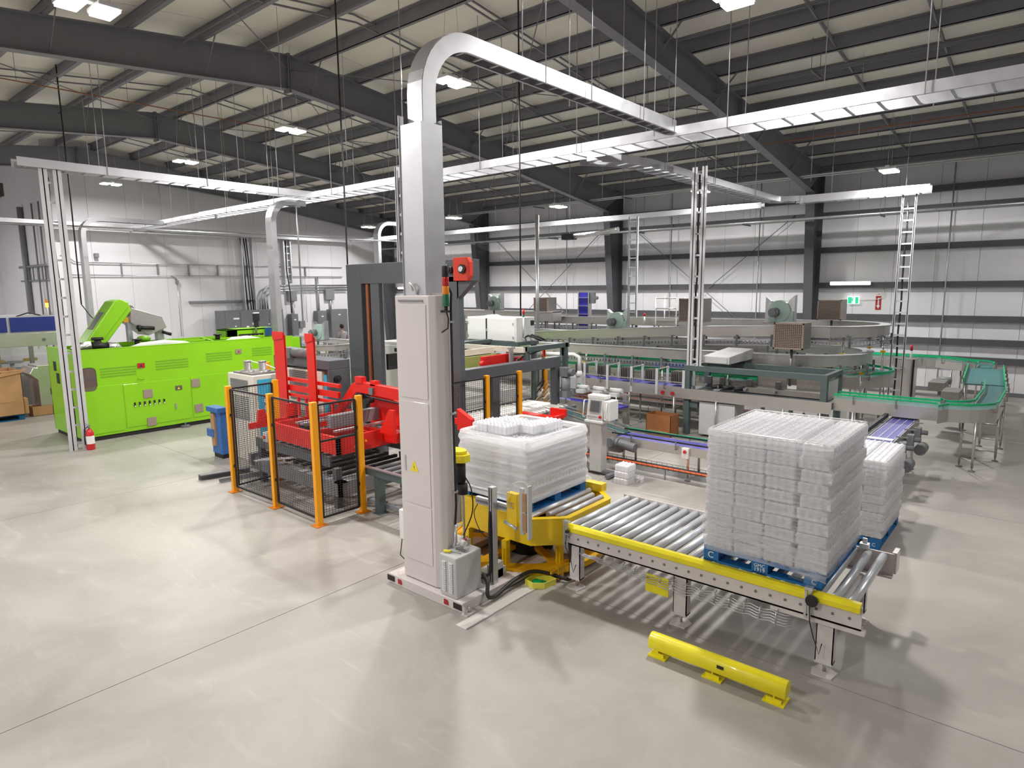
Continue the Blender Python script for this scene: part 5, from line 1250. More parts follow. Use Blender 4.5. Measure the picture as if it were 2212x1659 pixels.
# packer machinery in middle distance: boxes, pipes and rails
mc = thing('packing_machine', 'stainless packing machine bodies under the overhead conveyors', 'machine', (17.5, 11, 0))
rnd = random.Random(4)
for k in range(16):
    y = 6.5+k*.55; h = rnd.uniform(1.35, 1.75)
    MB().box(17.3+rnd.uniform(-.1, .3), y, .9, 17.9, y+rnd.uniform(.25, .5), h).build('housing', rnd.choice(['stainless', 'stainless_d', 'midgrey']), mc)
for k in range(22):
    y = 6.2+k*.4; MB().cyl((16.9, y, 1.2), (16.9, y, 1.62), .018, 6).build('rod', 'dimgrey', mc)
    if k % 3 == 0: MB().box(16.86, y-.05, 1.55, 16.94, y+.05, 1.60).build('yellow_clamp', 'yellow', mc)
for z in (1.3, 1.5): MB().cyl((17.0, 6, z), (17.0, 15, z), .02, 6).build('pipe', 'zinc', mc)
MB().box(17.2, 6.2, .2, 18.0, 15.2, .9).build('base_cabinet', 'stainless', mc)
wp = thing('white_panel_cabinet', 'row of low white panels seen under the dark portal beams', 'cabinet', (14.9, 3.9, 0))
for k in range(4): MB().box(15.0, 3.3+k*.62, .35, 15.05, 3.82+k*.62, .8).build('panel', 'cabwhite', wp)
MB().box(15.05, 3.3, .3, 15.3, 5.8, .85).box(15.0, 3.3, 0, 15.05, 3.35, .35).box(15.0, 5.7, 0, 15.05, 5.75, .35).build('back', 'stainless_d', wp)
# coil of wires / rubbish bag behind mesh
rb_ = thing('cable_heap', 'tangle of pale cables and film behind the amber mesh', 'cables', (11.9, 9.2, .3))
for k in range(14):
    c = Vector((11.9+rnd.uniform(-.3, .3), 9.1+rnd.uniform(-.35, .35), .35+rnd.uniform(0, .6))); r_ = rnd.uniform(.12, .25)
    MB().tube([(c.x+r_*math.cos(a)*.4, c.y+r_*math.cos(a+1), c.z+r_*math.sin(a)) for a in [q*.6 for q in range(9)]], .014, 5).build('cable', rnd.choice(['signw', 'chill', 'cable', 'wood']), rb_)
MB().box(11.6, 8.8, 0, 12.2, 9.5, .34).build('crate', 'cardd', rb_)
# exit sign and arrow sign
ex = thing('exit_sign', 'green and white running-man exit sign on the white wall', 'sign', (X1-.1, 5.28, 2.78))
ey = 5.27
MB().box(X1-.10, ey-.17, 2.66, X1-.0, ey+.17, 2.90).build('housing', 'exitw', ex)
MB().box(X1-.106, ey-.155, 2.675, X1-.10, ey+.155, 2.885).build('green_face', 'exit', ex)
m = MB().box(X1-.112, ey-.065, 2.68, X1-.106, ey+.035, 2.88).build('door_symbol', 'exitw', ex)
m = MB().cyl((X1-.118, ey+.01, 2.86), (X1-.112, ey+.01, 2.86), .014, 8).bar((X1-.115, ey+.005, 2.84), (X1-.115, ey+.02, 2.79), .006, .03).bar((X1-.115, ey+.02, 2.79), (X1-.115, ey-.02, 2.74), .006, .02).bar((X1-.115, ey+.02, 2.79), (X1-.115, ey+.05, 2.72), .006, .02).bar((X1-.115, ey+.005, 2.83), (X1-.115, ey-.03, 2.81), .006, .014).bar((X1-.115, ey+.005, 2.83), (X1-.115, ey+.04, 2.82), .006, .014)
m.build('running_figure', 'exit', ex)
MB().tube([(X1-.05, ey-.17, 2.80), (X1-.05, ey-.75, 2.82), (X1-.05, ey-.85, 2.9), (X1-.05, ey-.86, 3.4)], .012, 6).build('conduit', 'signw', ex)
sg = thing('extinguisher_sign', 'narrow red and white FIRE EXTINGUISHER arrow sign on the white wall', 'sign', (X1-.02, 4.05, 2.8))
ay = 4.55
MB().box(X1-.012, ay-.08, 2.48, X1-.004, ay+.08, 3.02).build('board', 'signr', sg)
MB().prism([(ay-.055, 2.62), (ay, 2.52), (ay+.055, 2.62), (ay+.02, 2.62), (ay+.02, 2.86), (ay-.02, 2.86), (ay-.02, 2.62)], 'x', X1-.016, X1-.012).build('arrow', 'signw', sg)
MB().box(X1-.016, ay-.08, 2.92, X1-.012, ay+.08, 3.02).build('top_band', 'signw', sg)
text('lettering', 'FIRE', .055, (X1-.018, ay, 2.97), (PI/2, 0, -PI/2), 'signr', sg)
text('lettering', 'FIRE EXTINGUISHER', .022, (X1-.0175, ay, 2.73), (PI/2, PI/2, -PI/2), 'signr', sg)
# ================================================================ overhead cable trays
def frames(pts):
    pts = [Vector(p) for p in pts]; out = []
    for k, p in enumerate(pts):
        if k == 0: d = pts[1]-p
        elif k == len(pts)-1: d = p-pts[-2]
        else: d = (pts[k+1]-p).normalized()+(p-pts[k-1]).normalized()
        out.append((p, d.normalized()))
    return out
def sweep(m, pts, side, o, w_, h, upf):
    # rectangular bar of size w_ (along side vector) x h (along up vector), offset o sideways
    i = len(m.v); fr = frames(pts)
    for p, d in fr:
        s = side(d); u = upf(d, s); c = p+s*o
        for a, b in ((-1, -1), (1, -1), (1, 1), (-1, 1)): m.v.append(tuple(c+s*a*w_/2+u*b*h/2))
    n = len(fr)
    for k in range(n-1):
        for j in range(4):
            a = i+4*k+j; b = i+4*k+(j+1) % 4; m.f.append((a, b, b+4, a+4)); m.sm.append(False)
    m.f.append((i+3, i+2, i+1, i)); e = i+4*(n-1); m.f.append((e, e+1, e+2, e+3)); m.sm += [False, False]
def tray(label, pts, W, H, group='ladder cable trays', side=None, rung=.3, hang=(), cover=False, mat_='alu', bottom=0):
    """ladder tray: two deep side rails and rungs. side: fixed horizontal side vector or None for plan curves."""
    t = thing('cable_tray', label, 'cable tray', pts[0], group)
    sd = (lambda d: Vector(side)) if side else (lambda d: Vector((0, 0, 1)).cross(d).normalized())
    uf = lambda d, s: d.cross(s).normalized()
    if side: uf = lambda d, s: d.cross(s).normalized()
    for s in (-1, 1):
        m = MB(); sweep(m, pts, sd, s*W/2, .008, H, uf)
        fr = frames(pts)
        m.build('side_rail', mat_, t)
        m = MB(); off = H/2
        P2 = [p+uf(d, sd(d))*off for p, d in fr]; sweep(m, P2, sd, s*(W/2-.014), .03, .006, uf)
        P3 = [p-uf(d, sd(d))*off for p, d in fr]; sweep(m, P3, sd, s*(W/2-.014), .03, .006, uf)
        m.build('rail_flange', mat_, t)
    if cover:
        m = MB(); P2 = [p+uf(d, sd(d))*(H/2+.004)*(1 if cover == 1 else -1) for p, d in frames(pts)]; sweep(m, P2, sd, 0, W, .004, uf); m.build('cover', mat_, t)
    # rungs
    V = [Vector(p) for p in pts]; m = None; acc = rung*.5; seg = 0
    tot = sum((a-b).length for a, b in zip(V[:-1], V[1:])); s = rung*.5
    mm = []
    while s < tot:
        q = s
        for a, b in zip(V[:-1], V[1:]):
            l = (b-a).length
            if q <= l: break
            q -= l
        d = (b-a).normalized(); p = a+(b-a)*(q/l); sv = sd(d); u = uf(d, sv); p = p-u*(H/2-.02)
        mm.append(MB().bar(p-sv*W/2, p+sv*W/2, .035, .018, u)); s += rung
    for q in mm: q.build('rung', mat_, t)
    for (x, y, z, ztop) in hang:
        h = MB().cyl((x, y, z), (x, y, ztop), .008, 6).build('hanger_rod', 'zinc', t)
    return t
def qarc(cx, cz, r, a0, a1, n, f):
    return [f(cx+r*math.cos(math.radians(a0+(a1-a0)*k/n)), cz+r*math.sin(math.radians(a0+(a1-a0)*k/n))) for k in range(n+1)]
ZT_ = 5.80
# riser at the mast
xr, yr, ztr = 4.74, 5.19, 5.87
R_ = .62
pts = [(xr, yr, 3.24), (xr, yr, ztr-R_)]+qarc(xr+R_, ztr-R_, R_, 180, 90, 10, lambda a, b: (a, yr, b))[1:]+[(10.2, yr, ztr)]
hg = []
for x in (6.6, 7.6, 9.0, 10.0):
    for s in (-.18, .18): hg.append((x, yr+s, ztr-.14, zr(x)-.05))
tray('tall aluminium cable riser curving over from the cream mast to the long tray', pts, .22, .18, side=(0, 1, 0), rung=.28, hang=hg, cover=1)
ts = thing('riser_splice', 'pair of overlapping straight aluminium channels around the foot of the tall riser', 'cable tray', (xr, yr, 3.24))
MB().box(xr-.16, yr-.15, 3.22, xr-.155, yr+.18, 4.95).box(xr-.16, yr-.155, 3.22, xr+.13, yr-.15, 4.95).box(xr+.125, yr-.15, 3.22, xr+.13, yr+.1, 5.0).box(xr-.17, yr+.175, 3.22, xr-.10, yr+.18, 5.05).build('channel', 'alu', ts)
MB().tube([(xr-.17, yr-.02, 3.24), (xr-.2, yr-.02, 3.32), (xr-.2, yr+.04, 3.36), (xr-.16, yr+.05, 3.28)], .012, 6).build('white_loop', 'signw', ts)
# long main tray
hg = []
for y in (-.4, 1.6, 4.2, 7.0, 9.4, 12.0, 14.6, 17.4, 20.2):
    for s in (-.36, .36): hg.append((10.5+s, y, ZT_-.1, zr(10.5+s)-.05))
tray('long aluminium ladder tray crossing the hall, its rungs seen from below at right', [(10.5, -3.5, ZT_), (10.5, 22.2, ZT_)], .6, .15, rung=.42, hang=hg)
tray('short tray leg jogging down at the far end of the long tray', [(10.5, 22.2, ZT_), (10.35, 23.2, ZT_-.04), (10.35, 25.3, ZT_-.06), (10.4, 28.2, ZT_-.06)], .5, .14, rung=.4, hang=[(10.1, 24, ZT_-.1, 8.5), (10.7, 24, ZT_-.1, 8.5), (10.1, 26.4, ZT_-.1, 8.5)])
# branch to the right then along wall
hg = [(x, y, 5.62, zr(x)-.05) for x in (12.6, 15.0, 17.6) for y in (6.45, 6.95)]
tray('ladder tray branching from the long tray towards the right wall', [(10.8, 7.3, 5.72), (11.3, 6.9, 5.72), (12.0, 6.7, 5.72), (19.0, 6.7, 5.72), (19.6, 6.6, 5.72), (19.9, 6.1, 5.72)], .45, .14, rung=.35, hang=hg)
hg = [(19.95, y, 5.62, zr(20)-.05) for y in (5.2, 3.4)]
tray('level tray ending above the right-hand vertical ladder', [(20.0, 6.1, 5.70), (20.0, 2.85, 5.70)], .35, .2, rung=.4, hang=hg)
tray('long bright tray running level along the hall before the right wall', [(20.3, 27.5, 5.68), (20.3, 7.2, 5.68)], .3, .16, rung=.6, hang=[(20.3, y, 5.7, zr(20.3)-.05) for y in (9, 12, 15, 18, 21, 24)], cover=-1)
tray('long bright tray running level before the far left wall', [(-4, 27.9, 5.72), (20.3, 27.9, 5.72)], .3, .2, rung=.6, hang=[(x, 27.9, 5.72, zr(x)-.05) for x in (2, 5, 8, 11.3, 14, 17)])
# crossing tray at left over the tall ladder
tray('tray crossing from the left ladder top to the long tray', [(3.75, 15.75, 5.80), (10.4, 15.75, 5.80)], .4, .16, rung=.35, hang=[(x, 15.75+s, 5.7, zr(x)-.05) for x in (5.3, 7.4, 9.2) for s in (-.22, .22)])
# verticals
def vladder(label, x, y, z0, z1, W, ax='y', cable=True, D=.12, rung=.3, fl=.05):
    t = thing('vertical_cable_ladder', label, 'cable tray', (x, y, z0), 'vertical cable ladders')
    for s in (-1, 1):
        if ax == 'y': MB().box(x-D/2, y+s*W/2-.01, z0, x+D/2, y+s*W/2+.01, z1).box(x-D/2, y+s*W/2-fl/2, z0, x-D/2+.006, y+s*W/2+fl/2, z1).build('side_rail', 'rail', t)
        else: MB().box(x+s*W/2-.01, y-D/2, z0, x+s*W/2+.01, y+D/2, z1).box(x+s*W/2-fl/2, y-D/2, z0, x+s*W/2+fl/2, y-D/2+.006, z1).build('side_rail', 'rail', t)
    k = int((z1-z0)/rung)
    for q in range(k):
        z = z0+.12+q*rung
        if ax == 'y': MB().box(x-.02, y-W/2, z, x+.0, y+W/2, z+.04).build('rung', 'rail', t)
        else: MB().box(x-W/2, y-.02, z, x+W/2, y, z+.04).build('rung', 'rail', t)
    if cable:
        m = MB(); pts = [(x+(.02 if ax == 'y' else -.03), y+(.03 if ax == 'y' else .02), z0+.05)]
        for q in range(1, 9): pts.append((pts[0][0]+.012*math.sin(q*1.7), pts[0][1]+.012*math.cos(q*2.3), z0+.05+(z1-z0-.2)*q/8))
        m.tube(pts, .022, 6).build('black_cable', 'cable', t)
    return t
    return t
vladder('tallest free-standing cable ladder beside the lime green machine', 4.29, 15.70, 0, 5.72, .24, 'x', True, .16, .38, .15)
vladder('cable ladder rising from the dark portal frame', 13.45, 6.1, 1.56, 5.78, .22, 'y', True, .12, .45, .12)
vladder('cable ladder above the tall stainless cabinet at right', 20.0, 3.30, 0, 5.6, .3, 'y', True, .12, .3)
vladder('slim cable ladder in the middle distance left of the portal', 19.6, 11.2, .2, 5.6, .30, 'y', False, .1, .3)
vl = vladder('cable ladder close behind the left side of the tall riser', 6.6, 7.72, 3.7, 5.1, .14, 'y', True, .1, .28)
MB().cyl((6.6, 7.65, 5.05), (6.6, 7.65, zr(6.6)-.02), .008, 6).build('hanger_rod', 'zinc', vl)
def riser(label, x, y, z0, ztop, xe, W=.3, H=.14, r=.55, cable=False):
    pts = [(x, y, z0), (x, y, ztop-r)]+qarc(x+r, ztop-r, r, 180, 90, 8, lambda a, b: (a, y, b))[1:]+[(xe, y, ztop)]
    return tray(label, pts, W, H, side=(0, 1, 0), rung=.4, cover=1)
riser('curved riser standing behind the red uprights', 9.49, 16.5, 1.63, 5.66, 10.5)
riser('curved riser rising behind the lime machine hood', 7.55, 24.9, 0, 5.70, 10.2)
riser('small distant curved riser left of the tall mast riser', 17.0, 21.5, 0, 5.95, 18.8, W=.3)
# second rail pipe
tag(MB().tube([(4.0, 22.0, 5.15), (19.5, 20.0, 5.15)], .03, 6).build('level_pipe', 'zinc'), 'thin bright level pipe crossing before the far left wall', 'pipe')
for (x, y, z0, z1, lab) in ((8.0, 11.1, 1.55, 8.9, 'black drop cable hanging left of the dark gantry'), (9.9, 8.15, 2.75, 8.7, 'black drop cable hanging over the white double-door cabinet'), (5.35, 18.2, 3.0, 8.48, 'black drop cable hanging over the lime machine')):
    tag(MB().tube([(x, y, z1), (x+.01, y, (z0+z1)/2), (x, y, z0)], .016, 6).build('drop_cable', 'cable'), lab, 'cable', 'drop cables')
dc = thing('cable_connector', 'grey and red plug at the end of the drop cable by the gantry', 'connector', (8.0, 11.1, 1.5))
MB().cyl((8.0, 11.1, 1.42), (8.0, 11.1, 1.55), .04, 8).build('plug', 'cabwhite', dc); MB().cyl((8.0, 11.1, 1.30), (8.0, 11.1, 1.42), .03, 8).build('socket', 'signr', dc)
tag(MB().tube([(5.35, 18.2, 3.0), (5.5, 18.1, 2.7), (5.75, 17.7, 2.35)], .012, 6).build('machine_lead', 'cable'), 'thin black lead sagging onto the lime machine', 'cable')
for (x, y, za, lab) in ((12.6, 20.2, 2.0, 'steel drop pipe by the tray crossing, before the far left wall'), ):
    tag(MB().cyl((x, y, za), (x, y, zr(x)-.02), .03, 8).build('drop_pipe', 'galv'), lab, 'pipe')
tag(MB().cyl((16.9, 13.2, 0), (16.9, 13.2, 5.6), .06, 10).build('drop_pipe', 'galv'), 'steel drop pipe left of the blue elevator', 'pipe')
rods = [(7.3, 12.0), (7.9, 15), (12.4, 10.4), (12.8, 10.6), (14.5, 8.0), (9.6, 19.0), (6.4, 20), (9.2, 12.6), (11.5, 3.2), (17.0, 10.8), (15.6, 3.6), (18.0, 5.2), (13.2, 16), (15, 18.5)]
for i, (x, y) in enumerate(rods):
    o = MB().cyl((x, y, 5.9 if i % 2 else 6.4), (x, y, zr(x)-.05), .006, 5).build('hanger_wire', 'zinc', roof)
hm = thing('heater', 'dark unit heater cut by the left edge of the view', 'heater', (3.4, 19.0, 5.7))
MB().box(3.3, 18.9, 5.5, 4.25, 19.5, 5.80).build('casing', 'dark', hm, .02); MB().cyl((3.8, 19.2, 5.8), (3.8, 19.2, zr(3.8)-.02), .02, 6).build('hanger', 'galv', hm)
up = thing('unit_projector', 'small dark unit with foil sleeve under the roof left of the slim ladder', 'heater', (19.0, 11.8, 5.4))
MB().box(19.0, 13.3, 4.95, 19.3, 13.75, 5.15).build('body', 'black', up); MB().tube([(19.1, 13.3, 5.05), (19.1, 12.4, 5.10), (19.1, 11.5, 5.18)], .08, 10).build('foil_sleeve', 'foil', up)
MB().cyl((19.15, 13.5, 5.15), (19.15, 13.5, zr(19.15)), .01, 6).build('hanger', 'zinc', up)

# ================================================================ lime green blow moulder
gm_ = thing('blow_moulder', 'long lime green blow moulding machine with doors, louvres and inspection window', 'machine', (7, 17.1, 0))
ax0, ax1, ay0, ay1, az = 4.50, 9.75, 16.2, 18.05, 2.03
MB().box(ax0, ay0, .10, ax1, ay0+.03, az).build('front_side', 'green', gm_, .006)
MB().box(ax0, ay0+.03, .10, ax0+.03, ay1, az).build('left_end', 'green', gm_, .006)
MB().box(ax0, ay1-.03, .10, ax1, ay1, az).box(ax1-.03, ay0+.03, .10, ax1, ay1-.03, az-.1).build('rear_side', 'green', gm_, .006)
MB().box(ax0+.03, ay0+.03, 1.55, ax1-.03, ay1-.03, 1.62).build('inner_deck', 'dark', gm_)
MB().box(ax0+.04, ay0+.04, .0, ax1-.04, ay1-.04, .12).build('plinth', 'dark', gm_)
MB().box(ax0+.02, ay0-.004, az-.0, ax1, ay0+.05, az+.02).box(ax0, ay0+.05, az, ax0+.05, ay1, az+.02).build('top_edge', 'green', gm_)
MB().bar((6.2, 17.1, az), (9.4, 17.1, az), .06, .05).bar((7.6, 16.3, az+.0), (8.0, 17.9, az+.0), .05, .05).bar((5.6, 17.8, az), (9.4, 17.8, az), .05, .06).build('top_frame', 'green', gm_)
f = ay0-.006
def door(x0, x1, z0, z1, nm='access_door'): return MB().box(x0, ay0-.012, z0, x1, ay0, z1).build(nm, 'green', gm_, .004)
da = door(4.60, 5.38, .16, 1.22); db = door(5.42, 6.88, .2, 1.2); dc_ = door(6.92, 8.08, .2, 1.22); dd = door(8.2, 9.6, .2, 1.1)
# louvre fields
for (x0, x1, z0) in ((4.98, 5.72, 1.40), (6.15, 6.90, 1.46), (7.34, 8.0, 1.54), (8.55, 9.1, 1.58)):
    for k in range(4):
        MB().box(x0, ay0-.004, z0+k*.06, x1, ay0-.0, z0+.034+k*.06).build('louvre_strip', 'greend', gm_)
# window
wn = MB(); P = [(4.605+.11+.11*math.cos(math.radians(a))*1.0, z) for a, z in ()]
wp_ = []
for (cx_2, cz_2, a0) in ((4.80, 1.55, 0), (4.70, 1.55, 90), (4.70, 1.22, 180), (4.80, 1.22, 270)):
    for q in range(5): a = math.radians(a0+q*22.5); wp_.append((cx_2+.09*math.cos(a), cz_2+.09*math.sin(a)))
MB().prism([(4.75+(a-4.75)*1.08, 1.385+(b-1.385)*1.04) for a, b in wp_], 'y', ay0-.010, ay0-.001).build('window_seal', 'black', gm_)
MB().prism(wp_, 'y', ay0-.014, ay0-.010).build('window_pane', 'glass', gm_)
# labels, grilles, switches
for (x, z, m_, mi) in ((5.83, 1.60, 'signr', 'ink'), (8.18, 1.74, 'filter', 'signr'), (6.62, .98, 'filterd', 'yellow2'), (7.94, .98, 'filterd', 'yellow2')):
    s_ = MB().box(x-.08, ay0-.018, z-.055, x+.08, ay0-.012, z+.055).build('warning_label', m_, gm_)
    MB().prism([(x-.03, z-.03), (x+.03, z-.03), (x, z+.025)], 'y', ay0-.020, ay0-.018).build('symbol', mi, s_)
for (x, z) in ((5.92, .93), (7.03, 1.05), (5.95, .26), (7.06, .42)):
    g_ = MB().box(x-.10, ay0-.03, z-.10, x+.10, ay0-.012, z+.10).build('vent_filter', 'filter', gm_, .004)
for k in range(7):
    x = 5.62+k*.107; s_ = MB().box(x-.018, ay0-.03, .66, x+.018, ay0-.012, .76).build('breaker_switch', 'ink', gm_); MB().box(x-.012, ay0-.034, .66, x+.012, ay0-.03, .69).build('switch_lever', 'signw', s_)
for (x, z) in ((6.52, .55), (7.92, .7)): MB().box(x-.015, ay0-.04, z-.07, x+.015, ay0-.012, z+.07).build('door_latch', 'galv', gm_)
MB().tube([(5.74, ay0, 1.3), (5.74, ay0-.05, 1.3), (5.86, ay0-.05, 1.3), (5.86, ay0, 1.3)], .01, 6).build('door_pull', 'green', gm_)
MB().cyl((6.7, ay0-.02, 0.02), (6.7, ay0-.02, .05), .10, 14).cyl((6.7, ay0-.02, .05), (6.7, ay0-.02, .12), .02, 8).cyl((6.7, ay0-.02, 0), (6.7, ay0-.02, .02), .12, 14).build('machine_foot', 'dimgrey', gm_)
for (y, z, r_) in ((17.55, 1.62, .09), (16.9, 1.55, .035), (17.4, 1.35, .10)): MB().box(ax0-.008, y-r_, z-r_*1.2, ax0-.001, y+r_, z+r_*1.2).build('end_opening', 'dark', gm_, .03)
MB().box(ax0-.03, 16.75, .98, ax0-.0, 16.95, 1.01).build('end_handle', 'green', gm_)
# hood on top, tilted open
hd = thing('hood_cover', 'tilted lime green hood standing open on the blow moulder', 'machine cover', (5.4, 17, 2.05))
MB().prism([(4.85, 2.0), (5.30, 2.0), (5.98, 2.86), (5.92, 3.05), (5.78, 3.12), (5.62, 3.08)], 'y', 16.85, 17.45).build('hood', 'green', hd, .03)
MB().tube([(5.02+.18*math.cos(a)*.6+.22, 16.84, 2.62+.18*math.sin(a)) for a in [q*PI/8 for q in range(2)]], .01, 4)
MB().bar((5.16, 17.15, 2.44), (5.44, 17.15, 2.82), .30, .02, (-.8, 0, .6)).build('round_window', 'dimgrey', hd)
MB().bar((5.32, 16.845, 2.2), (5.90, 16.845, 2.92), .004, .012, (-.8, 0, .6)).build('seam', 'greend', hd)
pe = thing('preform_feeder', 'stainless preform feeder chute with roller behind the tilted lime hood', 'machine', (6.6, 17.6, 2.1))
MB().prism([(6.2, 2.9), (6.9, 2.66), (7.0, 2.38), (6.55, 2.2), (6.15, 2.55)], 'y', 17.5, 18.2).build('chute', 'stainless', pe, .01)
MB().prism([(5.95, 2.72), (6.45, 2.72), (6.30, 2.95), (6.0, 3.02)], 'y', 17.7, 18.3).build('hopper', 'stainless_d', pe)
MB().cyl((6.0, 17.35, 2.62), (6.0, 17.75, 2.62), .07, 12).build('brass_roller', 'yellowd', pe)
MB().box(6.1, 17.55, 2.06, 6.2, 17.7, 2.6).box(6.8, 17.6, 2.06, 6.95, 17.8, 2.4).build('support', 'galv', pe)
MB().cyl((6.25, 17.4, 2.42), (6.65, 17.4, 2.38), .05, 10).cyl((6.3, 17.38, 2.32), (6.3, 17.38, 2.48), .04, 8).cyl((6.85, 17.45, 2.28), (7.05, 17.4, 2.2), .04, 8).build('drive', 'black', pe)
MB().sphere((6.35, 17.3, 2.14), .16, 12, 6, (1, 1, .5)).build('green_dome', 'greend', pe)
# hoses in the top
hz = thing('flexible_duct', 'white ribbed flexible duct lying in the top of the lime machine', 'duct', (6.5, 16.5, 2.0))
MB().tube([(5.6, 16.5, 1.9), (6.0, 16.48, 2.02), (6.5, 16.5, 2.05), (7.0, 16.55, 1.98), (7.3, 16.6, 1.88)], .09, 12).build('duct', 'hose', hz)
hz2 = thing('flexible_duct', 'white ribbed duct in the lime machine top near its right end', 'duct', (8.4, 16.5, 2.0))
MB().tube([(7.9, 16.5, 1.9), (8.2, 16.48, 2.02), (8.6, 16.5, 2.03), (9.0, 16.55, 1.95)], .08, 12).build('duct', 'hose', hz2)
fo = thing('foil_duct', 'crumpled foil duct with black elbow at the left end of the lime machine', 'duct', (4.9, 16.5, 2.0))
MB().tube([(4.6, 16.5, 2.0), (4.75, 16.5, 2.10), (4.95, 16.45, 2.12)], .10, 10).tube([(5.25, 16.45, 2.08), (5.45, 16.5, 2.05), (5.55, 16.6, 1.95)], .10, 10).build('foil_sleeve', 'foil', fo)
MB().tube([(4.95, 16.45, 2.12), (5.25, 16.45, 2.08)], .08, 10).tube([(5.1, 16.5, 2.1), (5.12, 16.6, 2.24)], .07, 8).cyl((5.12, 16.6, 2.22), (5.12, 16.6, 2.28), .12, 10).build('black_elbow', 'black', fo)
for (x, y, lab) in ((6.05, 16.9, 'black flanged port left on top of the lime machine'), (8.0, 16.9, 'black flanged port right on top of the lime machine')):
    q = thing('flanged_port', lab, 'port', (x, y, 2.05)); MB().cyl((x, y, 2.03), (x, y, 2.14), .06, 10).build('neck', 'black', q); MB().cyl((x, y, 2.14), (x, y, 2.17), .10, 12).build('flange', 'black', q)
c3 = thing('clamp_housing', 'raised lime green housing with blue drive at the right of the blow moulder', 'machine', (9.2, 17.4, 1.98))
MB().box(8.45, 17.3, 1.96, 9.9, 17.35, 2.24).box(8.45, 17.3, 2.20, 9.9, 17.9, 2.24).box(8.45, 17.3, 1.96, 8.75, 17.9, 2.24).build('housing', 'green', c3, .006)
MB().box(8.78, 17.28, 1.98, 9.5, 17.3, 2.10).build('dark_opening', 'black', c3)
MB().box(9.55, 17.25, 2.02, 9.8, 17.3, 2.24).cyl((9.9, 17.3, 2.06), (9.9, 17.5, 2.06), .1, 12).build('blue_drive', 'bluepl', c3)
for k in range(5): MB().tube([(8.8+k*.12, 17.26, 2.0), (8.86+k*.12, 17.22, 2.05), (8.92+k*.12, 17.26, 2.02)], .012, 5).build('hose', 'signw', c3)
b3 = thing('rear_unit', 'lime green end unit with teal edge behind the red uprights', 'machine', (10.3, 17.0, 1.8))
MB().box(9.85, 16.8, 0, 10.35, 17.2, 1.95).build('body', 'green', b3, .01); MB().box(10.35, 16.8, .1, 10.4, 17.2, 1.95).build('teal_edge', 'greygreen', b3)
tp_ = thing('touch_panel', 'black operator panel with white label rising over the lime machine', 'control panel', (9.1, 17.0, 2.3))
MB().box(9.15, 17.1, 2.28, 9.28, 17.14, 2.62).box(9.13, 17.09, 2.45, 9.31, 17.14, 2.66).build('panel', 'black', tp_); MB().box(9.14, 17.08, 2.66, 9.30, 17.14, 2.69).build('label', 'paper', tp_)
MB().cyl((9.2, 17.12, 2.1), (9.2, 17.12, 2.28), .02, 6).build('stalk', 'dimgrey', tp_)
s4 = thing('stack_light', 'small signal light standing behind the lime machine top', 'signal light', (7.2, 18.6, 2.0))
MB().cyl((7.25, 18.6, .0), (7.25, 18.6, 2.42), .014, 8).build('pole', 'cabwhite', s4)
for k, mm in enumerate(('lgreen', 'lamb', 'lred')): MB().cyl((7.25, 18.6, 2.42+k*.06), (7.25, 18.6, 2.48+k*.06), .03, 8).build('light_section', mm, s4)
# ================================================================ extinguisher
fx = thing('fire_extinguisher', 'red fire extinguisher at the foot of the tallest free-standing ladder', 'fire extinguisher', (4.56, 15.52, 0))
ex_, ey_ = 4.44, 15.45
MB().tube([(ex_, ey_, 0), (ex_, ey_, .02), (ex_, ey_, .36), (ex_, ey_, .42), (ex_, ey_, .45)], [.075, .08, .08, .05, .025], 16).build('cylinder', 'extred', fx)
MB().tube([(ex_, ey_, .13), (ex_, ey_, .30)], .0812, 16, False).build('white_label', 'paper', fx)
MB().cyl((ex_, ey_, .45), (ex_, ey_, .50), .02, 8).bar((ex_-.06, ey_, .52), (ex_+.03, ey_, .50), .02, .012).bar((ex_-.07, ey_, .56), (ex_+.03, ey_, .52), .02, .01).build('valve_and_lever', 'dimgrey', fx)
MB().tube([(ex_-.02, ey_, .49), (ex_-.09, ey_, .45), (ex_-.10, ey_, .25), (ex_-.09, ey_, .12)], [.012, .012, .012, .018], 8).build('hose', 'black', fx)
# ================================================================ far left: filler, bin, cartons
fl = thing('filling_machine', 'stainless filling machine with navy top panels and windows at the far left', 'machine', (4, 23.5, 0))
fx0, fx1, fy = 0.6, 6.25, 23.2
MB().box(fx0, fy, 1.72, fx1, fy+2.6, 2.12).build('head_cabinet', 'stainless', fl, .01)
for (a, b) in ((fx0, 2.8), (2.85, 4.9), (4.98, 6.2)): MB().box(a, fy+.02, 2.16, b, fy+.06, 2.58).build('navy_panel', 'navy', fl)
MB().box(fx0, fy+.06, 2.12, fx1-.05, fy+2.4, 2.60).build('top_frame', 'cabgrey', fl)
MB().box(fx0, fy, 0, fx1, fy+2.6, .9).build('lower_cabinet', 'stainless_d', fl, .01)
for x in (fx0, 2.2, 3.6, 4.6, 5.4, 6.2): MB().box(x-.04, fy, .9, x+.06, fy+.1, 1.72).build('window_post', 'stainless_d', fl)
for (a, b) in ((.7, 2.16), (2.27, 3.56), (3.67, 4.56), (4.67, 5.36), (5.47, 6.16)): MB().box(a, fy+.04, .92, b, fy+.05, 1.70).build('window_pane', 'pane', fl)
for (cx_3, r_) in ((3.4, .5), (4.4, .35), (5.1, .3), (2.2, .5)):
    MB().cyl((cx_3, fy+.9, 1.20), (cx_3, fy+.9, 1.24), r_, 20).cyl((cx_3, fy+.9, .9), (cx_3, fy+.9, 1.2), .06, 10).build('star_wheel', 'chrome', fl)
for x in (4.5, 5.3): MB().box(x, fy+.5, 1.25, x+.35, fy+.56, 1.34).build('yellow_guide', 'yellow', fl)
